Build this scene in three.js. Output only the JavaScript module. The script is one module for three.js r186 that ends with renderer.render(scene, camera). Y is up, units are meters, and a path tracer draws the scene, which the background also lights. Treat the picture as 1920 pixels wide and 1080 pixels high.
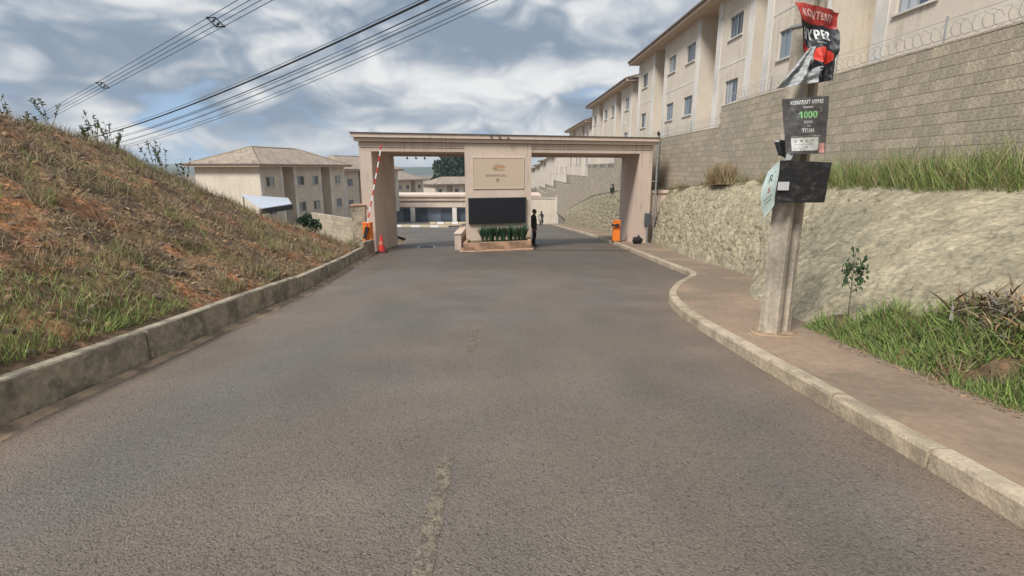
import * as THREE from 'three';
import { createNoise2D, createNoise3D } from 'simplex-noise';
import { mergeGeometries, mergeVertices, toCreasedNormals } from 'three/addons/utils/BufferGeometryUtils.js';
import { RoundedBoxGeometry } from 'three/addons/geometries/RoundedBoxGeometry.js';
import { MarchingCubes } from 'three/addons/objects/MarchingCubes.js';

// ---------------------------------------------------------------- camera, sky, sun, exposure
const scene = new THREE.Scene();
const camera = new THREE.PerspectiveCamera(57.22, 16 / 9, 0.05, 6000);
camera.position.set(0, 1.6, 0);
camera.rotation.set(-0.22251, 0, 0);
const EXPOSURE = 2.85;
const renderer = new THREE.WebGLRenderer({ antialias: true });
renderer.toneMapping = THREE.LinearToneMapping;
renderer.toneMappingExposure = EXPOSURE;
renderer.shadowMap.enabled = true;

function mulberry(a) { return () => { a |= 0; a = a + 0x6D2B79F5 | 0; let t = Math.imul(a ^ a >>> 15, 1 | a); t = t + Math.imul(t ^ t >>> 7, 61 | t) ^ t; return ((t ^ t >>> 14) >>> 0) / 4294967296; }; }
const rand = mulberry(20240);
const rr = (a, b) => a + (b - a) * rand();
const n2 = createNoise2D(mulberry(7)), n3 = createNoise3D(mulberry(11));
const clamp = (x, a = 0, b = 1) => Math.min(b, Math.max(a, x));
const ss = (a, b, x) => { const t = clamp((x - a) / (b - a)); return t * t * (3 - 2 * t); };
const mix = (a, b, t) => a + (b - a) * t;
function fbm(x, y, o = 4, g = 0.5) { let s = 0, a = 1, t = 0; for (let i = 0; i < o; i++) { s += a * n2(x, y); t += a; a *= g; x = x * 2.03 + 17.1; y = y * 2.03 - 9.7; } return s / t; }
function billow(x, y, o = 5, g = 0.52) { let s = 0, a = 1, t = 0; for (let i = 0; i < o; i++) { s += a * (1 - 2.2 * Math.abs(n2(x, y))); t += a; a *= g; x = x * 2.05 + 31.7; y = y * 2.05 - 12.3; } return s / t; }
function fbm3(x, y, z, o = 4) { let s = 0, a = 1, t = 0; for (let i = 0; i < o; i++) { s += a * n3(x, y, z); t += a; a *= 0.5; x *= 2.03; y *= 2.03; z *= 2.03; } return s / t; }

// broken grey and white cloud over pale blue, thinner towards the horizon
{
  const W = 2048, HH = 1024, data = new Float32Array(W * HH * 4);
  const spots = [ // azimuth, elevation (radians), widths, strength: the larger openings and banks of cloud
    [0.11, 0.152, 0.22, 0.030, 0.62], [-0.15, 0.165, 0.07, 0.032, 0.45], [-0.31, 0.15, 0.05, 0.028, 0.40], [-0.59, 0.048, 0.07, 0.02, 0.5],
    [-0.42, 0.035, 0.2, 0.014, 0.35], [-0.27, 0.075, 0.05, 0.014, 0.4], [-0.13, 0.085, 0.09, 0.012, 0.25], [-0.18, 0.012, 0.12, 0.02, 0.35],
    [0.02, 0.205, 0.24, 0.035, -0.42], [-0.14, 0.26, 0.16, 0.04, -0.28], [-0.45, 0.095, 0.2, 0.03, -0.26], [-0.55, 0.165, 0.2, 0.025, -0.22], [0.16, 0.105, 0.14, 0.025, -0.22], [0.2, 0.27, 0.12, 0.04, 0.12]];
  for (let j = 0; j < HH; j++) {
    const el = ((j + 0.5) / HH - 0.5) * Math.PI, sy = Math.sin(el), cy = Math.cos(el);
    for (let i = 0; i < W; i++) {
      const ph = ((i + 0.5) / W - 0.5) * 2 * Math.PI, dx = cy * Math.cos(ph), dz = cy * Math.sin(ph), k = (j * W + i) * 4;
      let r, g, b;
      if (sy < 0) { r = 0.30; g = 0.31; b = 0.31; } else {
        const X = dx * 3.1, Y = sy * 7.4, Z = dz * 3.1;
        const wx = fbm3(X * 0.8 + 3, Y * 0.8, Z * 0.8, 3), wy = fbm3(X * 0.8, Y * 0.8 + 8, Z * 0.8, 3);
        const f1 = fbm3(X * 0.7 + wx * 0.5, Y * 0.7 + wy * 0.4, Z * 0.7, 5) * 1.3;
        let f2 = 0; { let a = 1, t = 0, px = X * 1.6 + 0.6 * wx + 20, py = Y * 1.6 + 0.5 * wy, pz = Z * 1.6 + 5; for (let o = 0; o < 6; o++) { const n = n3(px, py, pz); f2 += a * (0.45 * n + 0.55 * (1.9 * Math.abs(n) - 0.62)); t += a; a *= 0.56; px *= 2.07; py *= 2.07; pz *= 2.07; } f2 = f2 / t * 1.9; }
        let lift = 0; const az = Math.atan2(dx, -dz) + 0.035 * wx, e2 = el + 0.016 * wy + 0.006 * f2;
        for (const [a, e, wa, we, s] of spots) { const u = (az - a) / wa, v = (e2 - e) / we, d = u * u + v * v; if (d < 9) lift += s * Math.exp(-d); }
        const cover = ss(-0.75, -0.1, f1 + 0.25 * f2 + 0.9 * Math.abs(lift) + 0.55 * ss(0.03, 0.2, el) - 0.25);
        const t = clamp(0.345 + 0.44 * f2 + 0.24 * f1 + lift);
        const tt = t * t * (3 - 2 * t), hz = Math.exp(-el * 9);
        const br = mix(0.30, 0.44, hz), bg = mix(0.46, 0.60, hz), bb = mix(0.68, 0.78, hz);
        const cr = mix(0.265, 0.84, tt), cg = mix(0.34, 0.85, tt), cb = mix(0.435, 0.855, tt);
        r = mix(br, cr, cover); g = mix(bg, cg, cover); b = mix(bb, cb, cover);
        const up = 1 + 0.55 * ss(0.25, 1.2, el); r *= up; g *= up; b *= up;   // overcast sky: lighter overhead, all round
      }
      data[k] = r / EXPOSURE; data[k + 1] = g / EXPOSURE; data[k + 2] = b / EXPOSURE; data[k + 3] = 1;
    }
  }
  const t = new THREE.DataTexture(data, W, HH, THREE.RGBAFormat, THREE.FloatType);
  t.mapping = THREE.EquirectangularReflectionMapping; t.magFilter = t.minFilter = THREE.LinearFilter; t.wrapS = THREE.RepeatWrapping; t.colorSpace = THREE.LinearSRGBColorSpace; t.needsUpdate = true;
  scene.background = t; scene.environment = t;
}
const sun = new THREE.DirectionalLight(new THREE.Color(1, 0.96, 0.91), 1.5);
sun.position.set(-36, 64, 26); sun.target.position.set(0, 0, -22); scene.add(sun, sun.target);
sun.castShadow = true; sun.shadow.radius = 32; sun.shadow.mapSize.set(2048, 2048);
Object.assign(sun.shadow.camera, { left: -90, right: 90, top: 90, bottom: -90, near: 1, far: 260 });

// ---------------------------------------------------------------- helpers
const V = (x, y, d) => new THREE.Vector3(x, y, -d);
const names = {};
function numbered(n) { const c = names[n] = (names[n] ?? -1) + 1; return c ? `${n}_${String(c).padStart(3, '0')}` : n; }
function tag(o, label, category, group) { o.userData.label = label; o.userData.category = category; if (group) o.userData.group = group; return o; }
function thing(name, label, category, group) { const g = new THREE.Group(); g.name = numbered(name); scene.add(g); return tag(g, label, category, group); }
function mesh(name, geo, mat, parent) { const m = new THREE.Mesh(geo, mat); if (parent) { m.name = name; parent.add(m); } else { m.name = numbered(name); scene.add(m); } return m; }
function structure(name, geo, mat) { const m = geo ? mesh(name, geo, mat) : new THREE.Group(); if (!geo) { m.name = numbered(name); scene.add(m); } m.userData.kind = 'structure'; return m; }

// uv in metres by the main direction of each face
function muv(g) {
  g = g.index ? g.toNonIndexed() : g; const p = g.attributes.position, n = p.count, uv = new Float32Array(n * 2);
  const a = new THREE.Vector3(), b = new THREE.Vector3(), c = new THREE.Vector3();
  for (let i = 0; i < n; i += 3) {
    a.fromBufferAttribute(p, i); b.fromBufferAttribute(p, i + 1).sub(a); c.fromBufferAttribute(p, i + 2).sub(a); b.cross(c);
    const ax = Math.abs(b.x), ay = Math.abs(b.y), az = Math.abs(b.z);
    for (let k = 0; k < 3; k++) { const x = p.getX(i + k), y = p.getY(i + k), z = p.getZ(i + k); const [u, v] = ay >= ax && ay >= az ? [x, z] : ax >= az ? [z, y] : [x, y]; uv[(i + k) * 2] = u; uv[(i + k) * 2 + 1] = v; }
  }
  g.setAttribute('uv', new THREE.BufferAttribute(uv, 2)); return g;
}
function box(x0, x1, y0, y1, z0, z1) { const g = new THREE.BoxGeometry(Math.abs(x1 - x0), Math.abs(y1 - y0), Math.abs(z1 - z0)); g.translate((x0 + x1) / 2, (y0 + y1) / 2, (z0 + z1) / 2); return muv(g); }
function rbox(w, h, d, r = 0.01, s = 1) { return muv(new RoundedBoxGeometry(w, h, d, s, r)); }
const merge = (l) => mergeGeometries(l.map(g => { g = g.index ? g.toNonIndexed() : g; for (const k of Object.keys(g.attributes)) if (!['position', 'normal', 'uv'].includes(k)) g.deleteAttribute(k); return g; }));
// a profile (list of [side, up]) carried along a line of points; caps at both ends
function sweep(pr, pts, closed = true) {
  const P = [], add = (a, b, c) => P.push(a, b, c), rings = [];
  for (let i = 0; i < pts.length; i++) {
    const t = new THREE.Vector3().subVectors(pts[Math.min(i + 1, pts.length - 1)], pts[Math.max(i - 1, 0)]); t.y = 0; t.normalize();
    const s = new THREE.Vector3(-t.z, 0, t.x);
    rings.push(pr.map(([a, b]) => pts[i].clone().addScaledVector(s, a).setY(pts[i].y + b)));
  }
  const m = pr.length;
  for (let i = 0; i + 1 < rings.length; i++) for (let k = 0; k < (closed ? m : m - 1); k++) { const a = rings[i][k], b = rings[i][(k + 1) % m], c = rings[i + 1][(k + 1) % m], d = rings[i + 1][k]; add(a, c, b); add(a, d, c); }
  if (closed) for (let k = 1; k + 1 < m; k++) { add(rings[0][0], rings[0][k], rings[0][k + 1]); const e = rings[rings.length - 1]; add(e[0], e[k + 1], e[k]); }
  const g = new THREE.BufferGeometry().setFromPoints(P); g.computeVertexNormals(); return muv(g);
}
function tube(pts, r, seg = 24, rad = 5) { return new THREE.TubeGeometry(new THREE.CatmullRomCurve3(pts), seg, r, rad, false); }
function bar(a, b, r, rad = 8, r2 = r) { const d = new THREE.Vector3().subVectors(b, a), g = new THREE.CylinderGeometry(r2, r, d.length(), rad); g.translate(0, d.length() / 2, 0); g.applyQuaternion(new THREE.Quaternion().setFromUnitVectors(new THREE.Vector3(0, 1, 0), d.normalize())); g.translate(a.x, a.y, a.z); return g; }
// a grid of points f(i,j) -> Vector3, with optional colour c(p,i,j) -> [r,g,b]
function grid(nu, nv, f, col, uvf) {
  const P = new Float32Array((nu + 1) * (nv + 1) * 3), U = new Float32Array((nu + 1) * (nv + 1) * 2), C = col ? new Float32Array(P.length) : null, I = [];
  for (let j = 0; j <= nv; j++) for (let i = 0; i <= nu; i++) {
    const k = j * (nu + 1) + i, p = f(i / nu, j / nv); P.set([p.x, p.y, p.z], k * 3); U.set(uvf ? uvf(p, i / nu, j / nv) : [p.x, p.z], k * 2);
    if (col) C.set(col(p, i / nu, j / nv), k * 3);
    if (i < nu && j < nv) I.push(k, k + 1, k + nu + 2, k, k + nu + 2, k + nu + 1);
  }
  const g = new THREE.BufferGeometry(); g.setAttribute('position', new THREE.BufferAttribute(P, 3)); g.setAttribute('uv', new THREE.BufferAttribute(U, 2)); if (col) g.setAttribute('color', new THREE.BufferAttribute(C, 3));
  g.setIndex(I); g.computeVertexNormals(); return g;
}
function lerpTable(tb, x) { if (x <= tb[0][0]) return tb[0][1]; for (let i = 1; i < tb.length; i++) if (x <= tb[i][0]) { const [a, u] = tb[i - 1], [b, v] = tb[i]; return u + (v - u) * (x - a) / (b - a); } return tb[tb.length - 1][1]; }

// ---------------------------------------------------------------- textures
// periodic value noise so that tiles join
const lat = new Float32Array(65536).map(() => 0); { const r = mulberry(99); for (let i = 0; i < 65536; i++) lat[i] = r(); }
function pn(x, y, per, seed) {
  const xi = Math.floor(x), yi = Math.floor(y), fx = x - xi, fy = y - yi, u = fx * fx * (3 - 2 * fx), v = fy * fy * (3 - 2 * fy);
  const h = (a, b) => lat[((((a % per) + per) % per) * 251 + (((b % per) + per) % per) * 4093 + seed * 7919) & 65535];
  return mix(mix(h(xi, yi), h(xi + 1, yi), u), mix(h(xi, yi + 1), h(xi + 1, yi + 1), u), v);
}
function pf(u, v, per, o, seed, g = 0.5) { let s = 0, a = 1, t = 0; for (let i = 0; i < o; i++) { s += a * pn(u * per, v * per, per, seed + i); t += a; a *= g; per *= 2; } return s / t; }
function tex(n, size, srgb, fn) {
  const d = new Uint8Array(n * n * 4);
  for (let j = 0; j < n; j++) for (let i = 0; i < n; i++) { const c = fn(i / n, j / n), k = (j * n + i) * 4; if (typeof c === 'number') d[k] = d[k + 1] = d[k + 2] = clamp(c) * 255; else { d[k] = clamp(c[0]) * 255; d[k + 1] = clamp(c[1]) * 255; d[k + 2] = clamp(c[2]) * 255; } d[k + 3] = 255; }
  const t = new THREE.DataTexture(d, n, n); t.wrapS = t.wrapT = THREE.RepeatWrapping; t.magFilter = THREE.LinearFilter; t.minFilter = THREE.LinearMipmapLinearFilter; t.generateMipmaps = true; if (srgb) t.colorSpace = THREE.SRGBColorSpace; t.repeat.set(1 / size, 1 / size); t.needsUpdate = true; return t;
}
const tintOf = (r, g, b) => (f) => [r * f, g * f, b * f];
function stained(n, size, rgb, lo, seed, per = 6, fine = 0.1) { const c = tintOf(...rgb); return tex(n, size, true, (u, v) => { const a = pf(u, v, per, 5, seed), b = pf(u, v, per * 16, 2, seed + 9); return c((lo + (1 - lo) * ss(0.2, 0.75, a)) * (1 - fine / 2 + fine * b)); }); }
function bumpy(n, size, per, o, seed) { return tex(n, size, false, (u, v) => pf(u, v, per, o, seed, 0.6)); }
const T = {};
T.asphaltBump = tex(1024, 1.6, false, (u, v) => { const a = pf(u, v, 165, 2, 3, 0.6), b = pf(u, v, 40, 2, 8); return clamp(ss(0.22, 0.55, a) * 0.75 + 0.25 * b); });
T.asphalt = tex(2048, 3.2, true, (u, v) => {
  const a = pf(u, v, 260, 3, 3, 0.62), fine = pn(u * 900, v * 900, 900, 31), co = pf(u, v, 5, 4, 17), pit = 1 - ss(0.24, 0.40, a), lightg = ss(0.64, 0.8, pf(u, v, 400, 1, 44));
  const f = (0.90 + 0.16 * co) * (0.93 + 0.14 * fine) * (1 - 0.27 * pit) * (1 + 0.12 * lightg);
  return [0.438 * f, 0.404 * f, 0.366 * f];
});
T.asphaltRough = tex(512, 9, false, (u, v) => 0.52 + 0.4 * pf(u, v, 6, 5, 71));
T.conc = stained(1024, 4, [0.62, 0.59, 0.53], 0.7, 5);
T.concBump = bumpy(512, 0.8, 12, 5, 2);
T.oldConc = tex(1024, 3, true, (u, v) => { const a = pf(u, v, 9, 5, 60, 0.62), b = pf(u, v, 14, 4, 64), m = ss(0.42, 0.62, a), s = ss(0.5, 0.66, b); let f = 0.82 + 0.3 * pf(u, v, 60, 3, 66); return [f * mix(mix(0.63, 0.49, m), 0.70, s * 0.5), f * mix(mix(0.585, 0.455, m), 0.645, s * 0.5), f * mix(mix(0.505, 0.39, m), 0.545, s * 0.5)]; });
T.stucco = stained(1024, 6, [1, 1, 1], 0.88, 21, 5, 0.07);
T.streaked = tex(1024, 5, true, (u, v) => { const a = pf(u, v, 5, 5, 300), r = pn(u * 70, v * 4, 70, 304) * 0.6 + pn(u * 160, v * 8, 160, 306) * 0.4, m = ss(0.5, 0.8, r) * ss(0.4, 0.7, pf(u, v, 6, 3, 308)), f = (0.93 + 0.1 * a) * (1 - 0.11 * m) * (0.97 + 0.06 * pf(u, v, 120, 2, 310)); return [f, f * (1 - 0.01 * m), f * (1 - 0.03 * m)]; });
T.stuccoBump = bumpy(512, 0.6, 24, 3, 22);
T.shot = tex(1024, 5, true, (u, v) => { const a = pf(u, v, 6, 5, 80), b = pf(u, v, 30, 3, 84), f = 0.84 + 0.3 * pf(u, v, 110, 3, 86), k = (0.90 + 0.2 * b) * (1 - 0.12 * ss(0.6, 0.74, pf(u, v, 110, 2, 88))) * (1 - 0.08 * ss(0.1, 0.02, Math.abs(2 * pf(u, v, 8, 4, 97) - 1))); const m = ss(0.35, 0.7, a); return [f * mix(0.59, 0.65, m) * k, f * mix(0.553, 0.606, m) * k, f * mix(0.455, 0.505, m) * k]; });
T.shotBump = tex(1024, 2.2, false, (u, v) => { const a = pf(u, v, 20, 5, 90, 0.62), r = Math.abs(2 * pf(u, v, 9, 4, 95) - 1), q = Math.abs(2 * pf(u, v, 22, 3, 99) - 1); return 0.5 * a + 0.3 * Math.pow(r, 0.4) + 0.2 * Math.sqrt(q); });
T.soil = tex(1024, 4, true, (u, v) => { const a = pf(u, v, 7, 5, 120), b = pf(u, v, 60, 3, 124), m = ss(0.3, 0.7, a), f = 0.65 + 0.7 * b; return [f * mix(0.41, 0.53, m), f * mix(0.34, 0.43, m), f * mix(0.26, 0.32, m)]; });
T.soilBump = bumpy(512, 1.2, 10, 6, 126);
T.walk = tex(1024, 5, true, (u, v) => { const a = pf(u, v, 5, 5, 140), b = pf(u, v, 90, 2, 144), m = ss(0.35, 0.7, a), f = 0.92 + 0.14 * b; return [f * mix(0.50, 0.585, m), f * mix(0.43, 0.497, m), f * mix(0.36, 0.413, m)]; });
T.tileBump = tex(512, 1.2, false, (u, v) => { const c = Math.abs(Math.sin(u * Math.PI * 6)), r = (v * 4) % 1; return 0.55 * c + 0.45 * r; });
T.tile = tex(512, 4.8, true, (u, v) => { const k = lat[(Math.floor(u * 24) * 37 + Math.floor(v * 16) * 911) & 65535], a = pf(u, v, 4, 4, 160), f = 0.86 + 0.22 * k; return [f * mix(0.57, 0.67, a), f * mix(0.515, 0.60, a), f * mix(0.455, 0.525, a)]; });
T.block = tex(512, 2, true, (u, v) => { const a = pf(u, v, 6, 5, 180), b = pf(u, v, 80, 2, 184), f = 0.84 + 0.3 * b; return [f * mix(0.63, 0.72, a), f * mix(0.59, 0.672, a), f * mix(0.525, 0.595, a)]; });
T.blockBump = bumpy(512, 0.5, 24, 4, 186);

const S = (o) => new THREE.MeshStandardMaterial({ roughness: 0.9, ...o });
const lin = (r, g, b) => new THREE.Color().setRGB(r, g, b);
const M = {
  asphalt: S({ map: T.asphalt, bumpMap: T.asphaltBump, bumpScale: 0.006, roughnessMap: T.asphaltRough, roughness: 0.8, vertexColors: true }),
  line: S({ map: stained(512, 0.8, [0.505, 0.463, 0.395], 0.88, 200, 10, 0.3), alphaMap: tex(512, 0.6, false, (u, v) => 0.15 + 0.85 * ss(0.3, 0.62, pf(u, v, 26, 4, 205, 0.65))), transparent: true, bumpMap: T.asphaltBump, bumpScale: 0.006 }),
  walk: S({ map: T.walk, bumpMap: T.concBump, bumpScale: 0.006 }),
  kerb: S({ map: stained(512, 1.6, [0.74, 0.67, 0.575], 0.84, 210, 8, 0.2), bumpMap: T.concBump, bumpScale: 0.012 }),
  kerbB: S({ map: stained(512, 1.6, [0.69, 0.625, 0.53], 0.82, 214, 8, 0.2), bumpMap: T.concBump, bumpScale: 0.012 }),
  oldConc: S({ map: T.oldConc, bumpMap: T.concBump, bumpScale: 0.015 }),
  conc: S({ map: T.conc, bumpMap: T.concBump, bumpScale: 0.008 }),
  gutter: S({ map: stained(512, 1.5, [0.66, 0.56, 0.45], 0.7, 220, 8, 0.25), bumpMap: T.concBump, bumpScale: 0.006 }),
  shot: S({ map: T.shot, bumpMap: T.shotBump, bumpScale: 0.042 }),
  soil: S({ map: T.soil, bumpMap: T.soilBump, bumpScale: 0.06, vertexColors: true, roughness: 1 }),
  earth: S({ map: T.soil, bumpMap: T.soilBump, bumpScale: 0.04, roughness: 1, color: lin(0.8, 0.85, 0.75) }),
  gate: S({ map: T.streaked, bumpMap: T.stuccoBump, bumpScale: 0.003, color: lin(0.68, 0.545, 0.445) }),
  gateTrim: S({ map: T.streaked, bumpMap: T.stuccoBump, bumpScale: 0.003, color: lin(0.68, 0.545, 0.445) }),
  gateDark: S({ color: lin(0.10, 0.075, 0.06), roughness: 0.6 }),
  plaque: S({ map: T.stucco, color: lin(0.44, 0.335, 0.235), roughness: 0.7 }),
  planter: S({ map: stained(512, 1.2, [0.74, 0.60, 0.49], 0.7, 230, 5, 0.15), bumpMap: T.concBump, bumpScale: 0.004 }),
  wallBeige: S({ map: T.streaked, bumpMap: T.stuccoBump, bumpScale: 0.003, color: lin(0.66, 0.58, 0.475) }),
      trim: S({ map: T.stucco, bumpMap: T.stuccoBump, bumpScale: 0.002, color: lin(0.72, 0.68, 0.62) }),
  soffit: S({ color: lin(0.55, 0.42, 0.32) }),
  fascia: S({ color: lin(0.55, 0.42, 0.32) }),
  roof: S({ map: T.tile, bumpMap: T.tileBump, bumpScale: 0.05 }),
  shadedRoofEdge: S({ color: lin(0.16, 0.125, 0.10) }),  // same tile as the roof; shade of the scalloped eave put into the colour
  glass: S({ color: lin(0.10, 0.13, 0.17), roughness: 0.12, metalness: 0.35 }),
  glassB: S({ color: lin(0.22, 0.27, 0.33), roughness: 0.18, metalness: 0.2 }),
  curtain: S({ color: lin(0.42, 0.44, 0.46), roughness: 0.25 }),
  glassDark: S({ color: lin(0.02, 0.022, 0.026), roughness: 0.2 }),
  frame: S({ color: lin(0.34, 0.35, 0.36), roughness: 0.45, metalness: 0.4 }),
  block: [0, 1, 2, 3].map(i => { const t = T.block.clone(); t.offset.set(i * 0.31, i * 0.17); t.needsUpdate = true; return S({ map: t, bumpMap: T.blockBump, bumpScale: 0.008, color: lin([1, 0.86, 0.93, 1.05][i], [0.98, 0.86, 0.915, 1.035][i], [0.95, 0.83, 0.90, 0.99][i]) }); }),
  mortar: S({ map: T.block, bumpMap: T.blockBump, bumpScale: 0.008, color: lin(0.98, 0.96, 0.93) }),
  steel: S({ color: lin(0.42, 0.43, 0.43), roughness: 0.45, metalness: 0.8 }),
  dark: S({ color: lin(0.02, 0.02, 0.022), roughness: 0.6 }),
  black: S({ color: lin(0.012, 0.012, 0.014), roughness: 0.35 }),
  orange: S({ color: lin(0.80, 0.20, 0.02), roughness: 0.5 }),
  red: S({ color: lin(0.55, 0.03, 0.02), roughness: 0.5 }),
  white: S({ color: lin(0.75, 0.74, 0.72), roughness: 0.5 }),
  cable: S({ color: lin(0.02, 0.02, 0.022), roughness: 0.7 }),
  hill: S({ color: lin(0.04, 0.062, 0.04), roughness: 1 }),
};

// ---------------------------------------------------------------- lie of the land
const prof = (d) => d < 75 ? 0.08 * Math.max(d, -25) : 6 + 3.2 * (1 - Math.exp(-(d - 75) / 40));
const roadY = (d) => -prof(d);
const leftT = [[-8, -3.45], [2, -3.72], [5, -3.84], [7.1, -3.99], [10.2, -4.14], [14, -4.6], [19.7, -5.42], [21.5, -5.52], [26, -5.55], [32, -6.4], [42, -10], [60, -17], [76, -24], [84, -28]];
const rightT = [[-8, 2.62], [3.2, 2.6], [5, 2.57], [7.4, 2.57], [8.2, 2.63], [9.08, 2.76], [10.56, 3.28], [12.2, 4.2], [12.6, 4.42], [13.0, 4.46], [15.8, 4.56], [24.7, 5.02], [37.7, 5.34], [50, 5.2], [66, 5.0], [72, 4.2], [80, 1.5], [84, 0.5]];
const footT = [[-8, 3.95], [2, 3.8], [4.6, 3.62], [6.4, 3.68], [7.4, 3.72], [8.3, 3.82], [9.2, 4.05], [10.2, 4.6], [11.2, 5.15], [12.3, 5.45], [15.8, 5.55], [20, 6.0], [23.5, 6.42], [27, 6.95], [36, 7.1], [46, 6.9], [56, 6.6], [64, 6.4]];
const topYT = [[-8, 1.75], [5, 1.6], [10.8, 1.5], [15.6, 1.3], [19, 1.2], [22, 0.95], [27, 0.55], [36, 0.2], [46, -0.6], [56, -2], [64, -3.2]];
const smoothT = (tb, d) => (lerpTable(tb, d - 0.5) + lerpTable(tb, d - 0.25) + lerpTable(tb, d) + lerpTable(tb, d + 0.25) + lerpTable(tb, d + 0.5)) / 5;
const LX = (d) => smoothT(leftT, d), RX = (d) => smoothT(rightT, d), FX = (d) => smoothT(footT, d), TY = (d) => smoothT(topYT, d);
const TH = 0.021;                                     // the terrace wall and the houses above it run 1.2 degrees off
const wallX = (a, b) => b * Math.cos(TH) - a * Math.sin(TH), wallD = (a, b) => a * Math.cos(TH) + b * Math.sin(TH);
const street = (a, b, y) => V(wallX(a, b), y, wallD(a, b));

// ground under everything, out to the horizon
{
  const ds = [], xs = []; for (let d = -40; d < 120; d += 4) ds.push(d); for (let d = 120; d < 4200; d *= 1.25) ds.push(d); for (let x = 4; x < 3600; x *= 1.3) xs.unshift(-x), xs.push(x);
  xs.sort((a, b) => a - b);
  const g = grid(xs.length - 1, ds.length - 1, (u, v) => { const x = xs[Math.round(u * (xs.length - 1))], d = ds[Math.round(v * (ds.length - 1))]; return V(x, roadY(d) - 0.25 - (x < -14 ? Math.min(1.2, (-14 - x) * 0.03) : 0), d); });
  structure('ground', g, M.earth);
}
// road
{
  const nd = 420, dOf = (v) => -8 + 92 * Math.pow(v, 1.6);
  const g = grid(36, nd, (u, v) => { const d = dOf(v), x = mix(LX(d) - 0.02, RX(d) + 0.02, u); return V(x, roadY(d) + 0.02 * Math.sin(u * Math.PI), d); },
    (p) => { // red dust tracked over the middle of the lanes, and cleaner, darker asphalt of a newer lay by the gate
      const x = p.x, d = -p.z, a = fbm(x * 0.35 + 5, d * 0.14, 4), b = fbm(x * 1.1, d * 0.6 + 9, 3);
      const dust = ss(-0.35, 0.55, a + 0.35 * b + 0.25), old = 0.95 + 0.07 * fbm(x * 0.8 + 30, d * 0.25, 3), tar = ss(0.28, 0.5, fbm(x * 0.5 + 60, d * 0.22, 4)) * 0.07 + 0.26 * ss(12, 16, d + 1.8 * a + 0.8 * b);
      const edge = Math.min(x - LX(d), RX(d) - x), silt = ss(0.75, 0.05, edge + 0.45 * b + 0.3 * a) * 0.55;
      const f = old * (1 - tar); return [f * mix(mix(0.93, 1.06, dust), 1.42, silt), f * mix(mix(0.96, 1.0, dust), 1.2, silt), f * mix(mix(1.0, 0.95, dust), 1.0, silt)];
    });
  structure('road', g, M.asphalt);
  // worn centre line: two strokes of old paint
  for (const [d0, d1, w] of [[1.5, 3.1, 0.062], [5.7, 6.9, 0.05]]) {
    const parts = []; const n = 26;
    for (let i = 0; i < n; i++) { const a = mix(d0, d1, i / n), b = mix(d0, d1, (i + 1) / n), xc = -0.36 - 0.02 * a; const k = (d) => [-w * (0.8 + 0.2 * n2(d * 5, w * 90)), w * (0.8 + 0.2 * n2(d * 5 + 50, w * 90))]; const [l0, r0] = k(a), [l1, r1] = k(b), Y = (d) => roadY(d) + 0.024;
      parts.push(V(xc + l0, Y(a), a), V(xc + r0, Y(a), a), V(xc + r1, Y(b), b), V(xc + l0, Y(a), a), V(xc + r1, Y(b), b), V(xc + l1, Y(b), b)); }
    const gg = new THREE.BufferGeometry().setFromPoints(parts); gg.computeVertexNormals(); structure('road_marking', muv(gg), M.line);
  }
}
// pavement on the uphill side and its kerb stones
{
  const g = grid(14, 260, (u, v) => { const d = -8 + 76 * v, x = mix(RX(d) + 0.06, FX(d) + 0.35, u); return V(x, roadY(d) + 0.125 + 0.015 * fbm(x * 1.2, d * 0.8, 2) + 0.03 * u, d); });
  structure('pavement', g, M.walk);
  const k = structure('kerb'); let pts = [V(RX(-8), 0, -8)];
  for (let d = -8; d < 70; d += 0.05) { const p = V(RX(d) + 0.06, roadY(d), d); if (p.distanceTo(pts[pts.length - 1]) > 0.25) pts.push(p); }
  pts.shift();
  for (let i = 0; i + 4 < pts.length; i += 4) {
    const c = pts.slice(i, i + 5).map(p => p.clone()); const a = c[0], b = c[4], gap = 0.012 + 0.014 * rand(); c[4].lerp(c[3], gap * 4); const h = 0.135 + 0.012 * rand(), s = (rand() - 0.5) * 0.018;
    mesh('kerb_stone', sweep([[-0.075 + s, -0.15], [-0.062 + s, h - 0.03], [-0.045 + s, h - 0.006], [-0.02 + s, h], [0.06 + s, h], [0.075 + s, h - 0.01], [0.075 + s, -0.15]], c), rand() < 0.5 ? M.kerb : M.kerbB, k);
  }
}
// low retaining kerb on the other side: cast lengths, with a sandy gutter at its foot
const lowWall = thing('low_retaining_wall', 'low stained concrete wall holding back the grassy earth mound', 'wall');
{
  let d = -8, i = 0;
  while (d < 20.9) {
    const L = 1.75 + 0.9 * rand(), e = Math.min(d + L, 21), n = 6, pts = []; for (let k = 0; k <= n; k++) { const q = mix(d, e - 0.018, k / n); pts.push(V(LX(q) - 0.09, roadY(q), q)); }
    const h = 0.335 + 0.025 * rand() + (e > 20.5 ? 0.16 : 0) , o = (rand() - 0.5) * 0.035;
    mesh('wall_length', sweep([[-0.075 + o, -0.3], [-0.066 + o, h - 0.012], [-0.052 + o, h], [0.05 + o, h], [0.066 + o, h - 0.014], [0.085 + o, -0.3]], pts), M.oldConc, lowWall);
    d = e; i++;
  }
  const g = grid(4, 120, (u, v) => { const q = 2 + 19 * v, w = 0.16 + 0.14 * ss(-0.1, 0.5, fbm(q * 0.35, 3, 3) + 0.15) ; return V(LX(q) + 0.0 + w * u, roadY(q) + 0.024 * (1 - u) - 0.01 * u, q); });
  structure('gutter', g, M.gutter);
}

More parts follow.
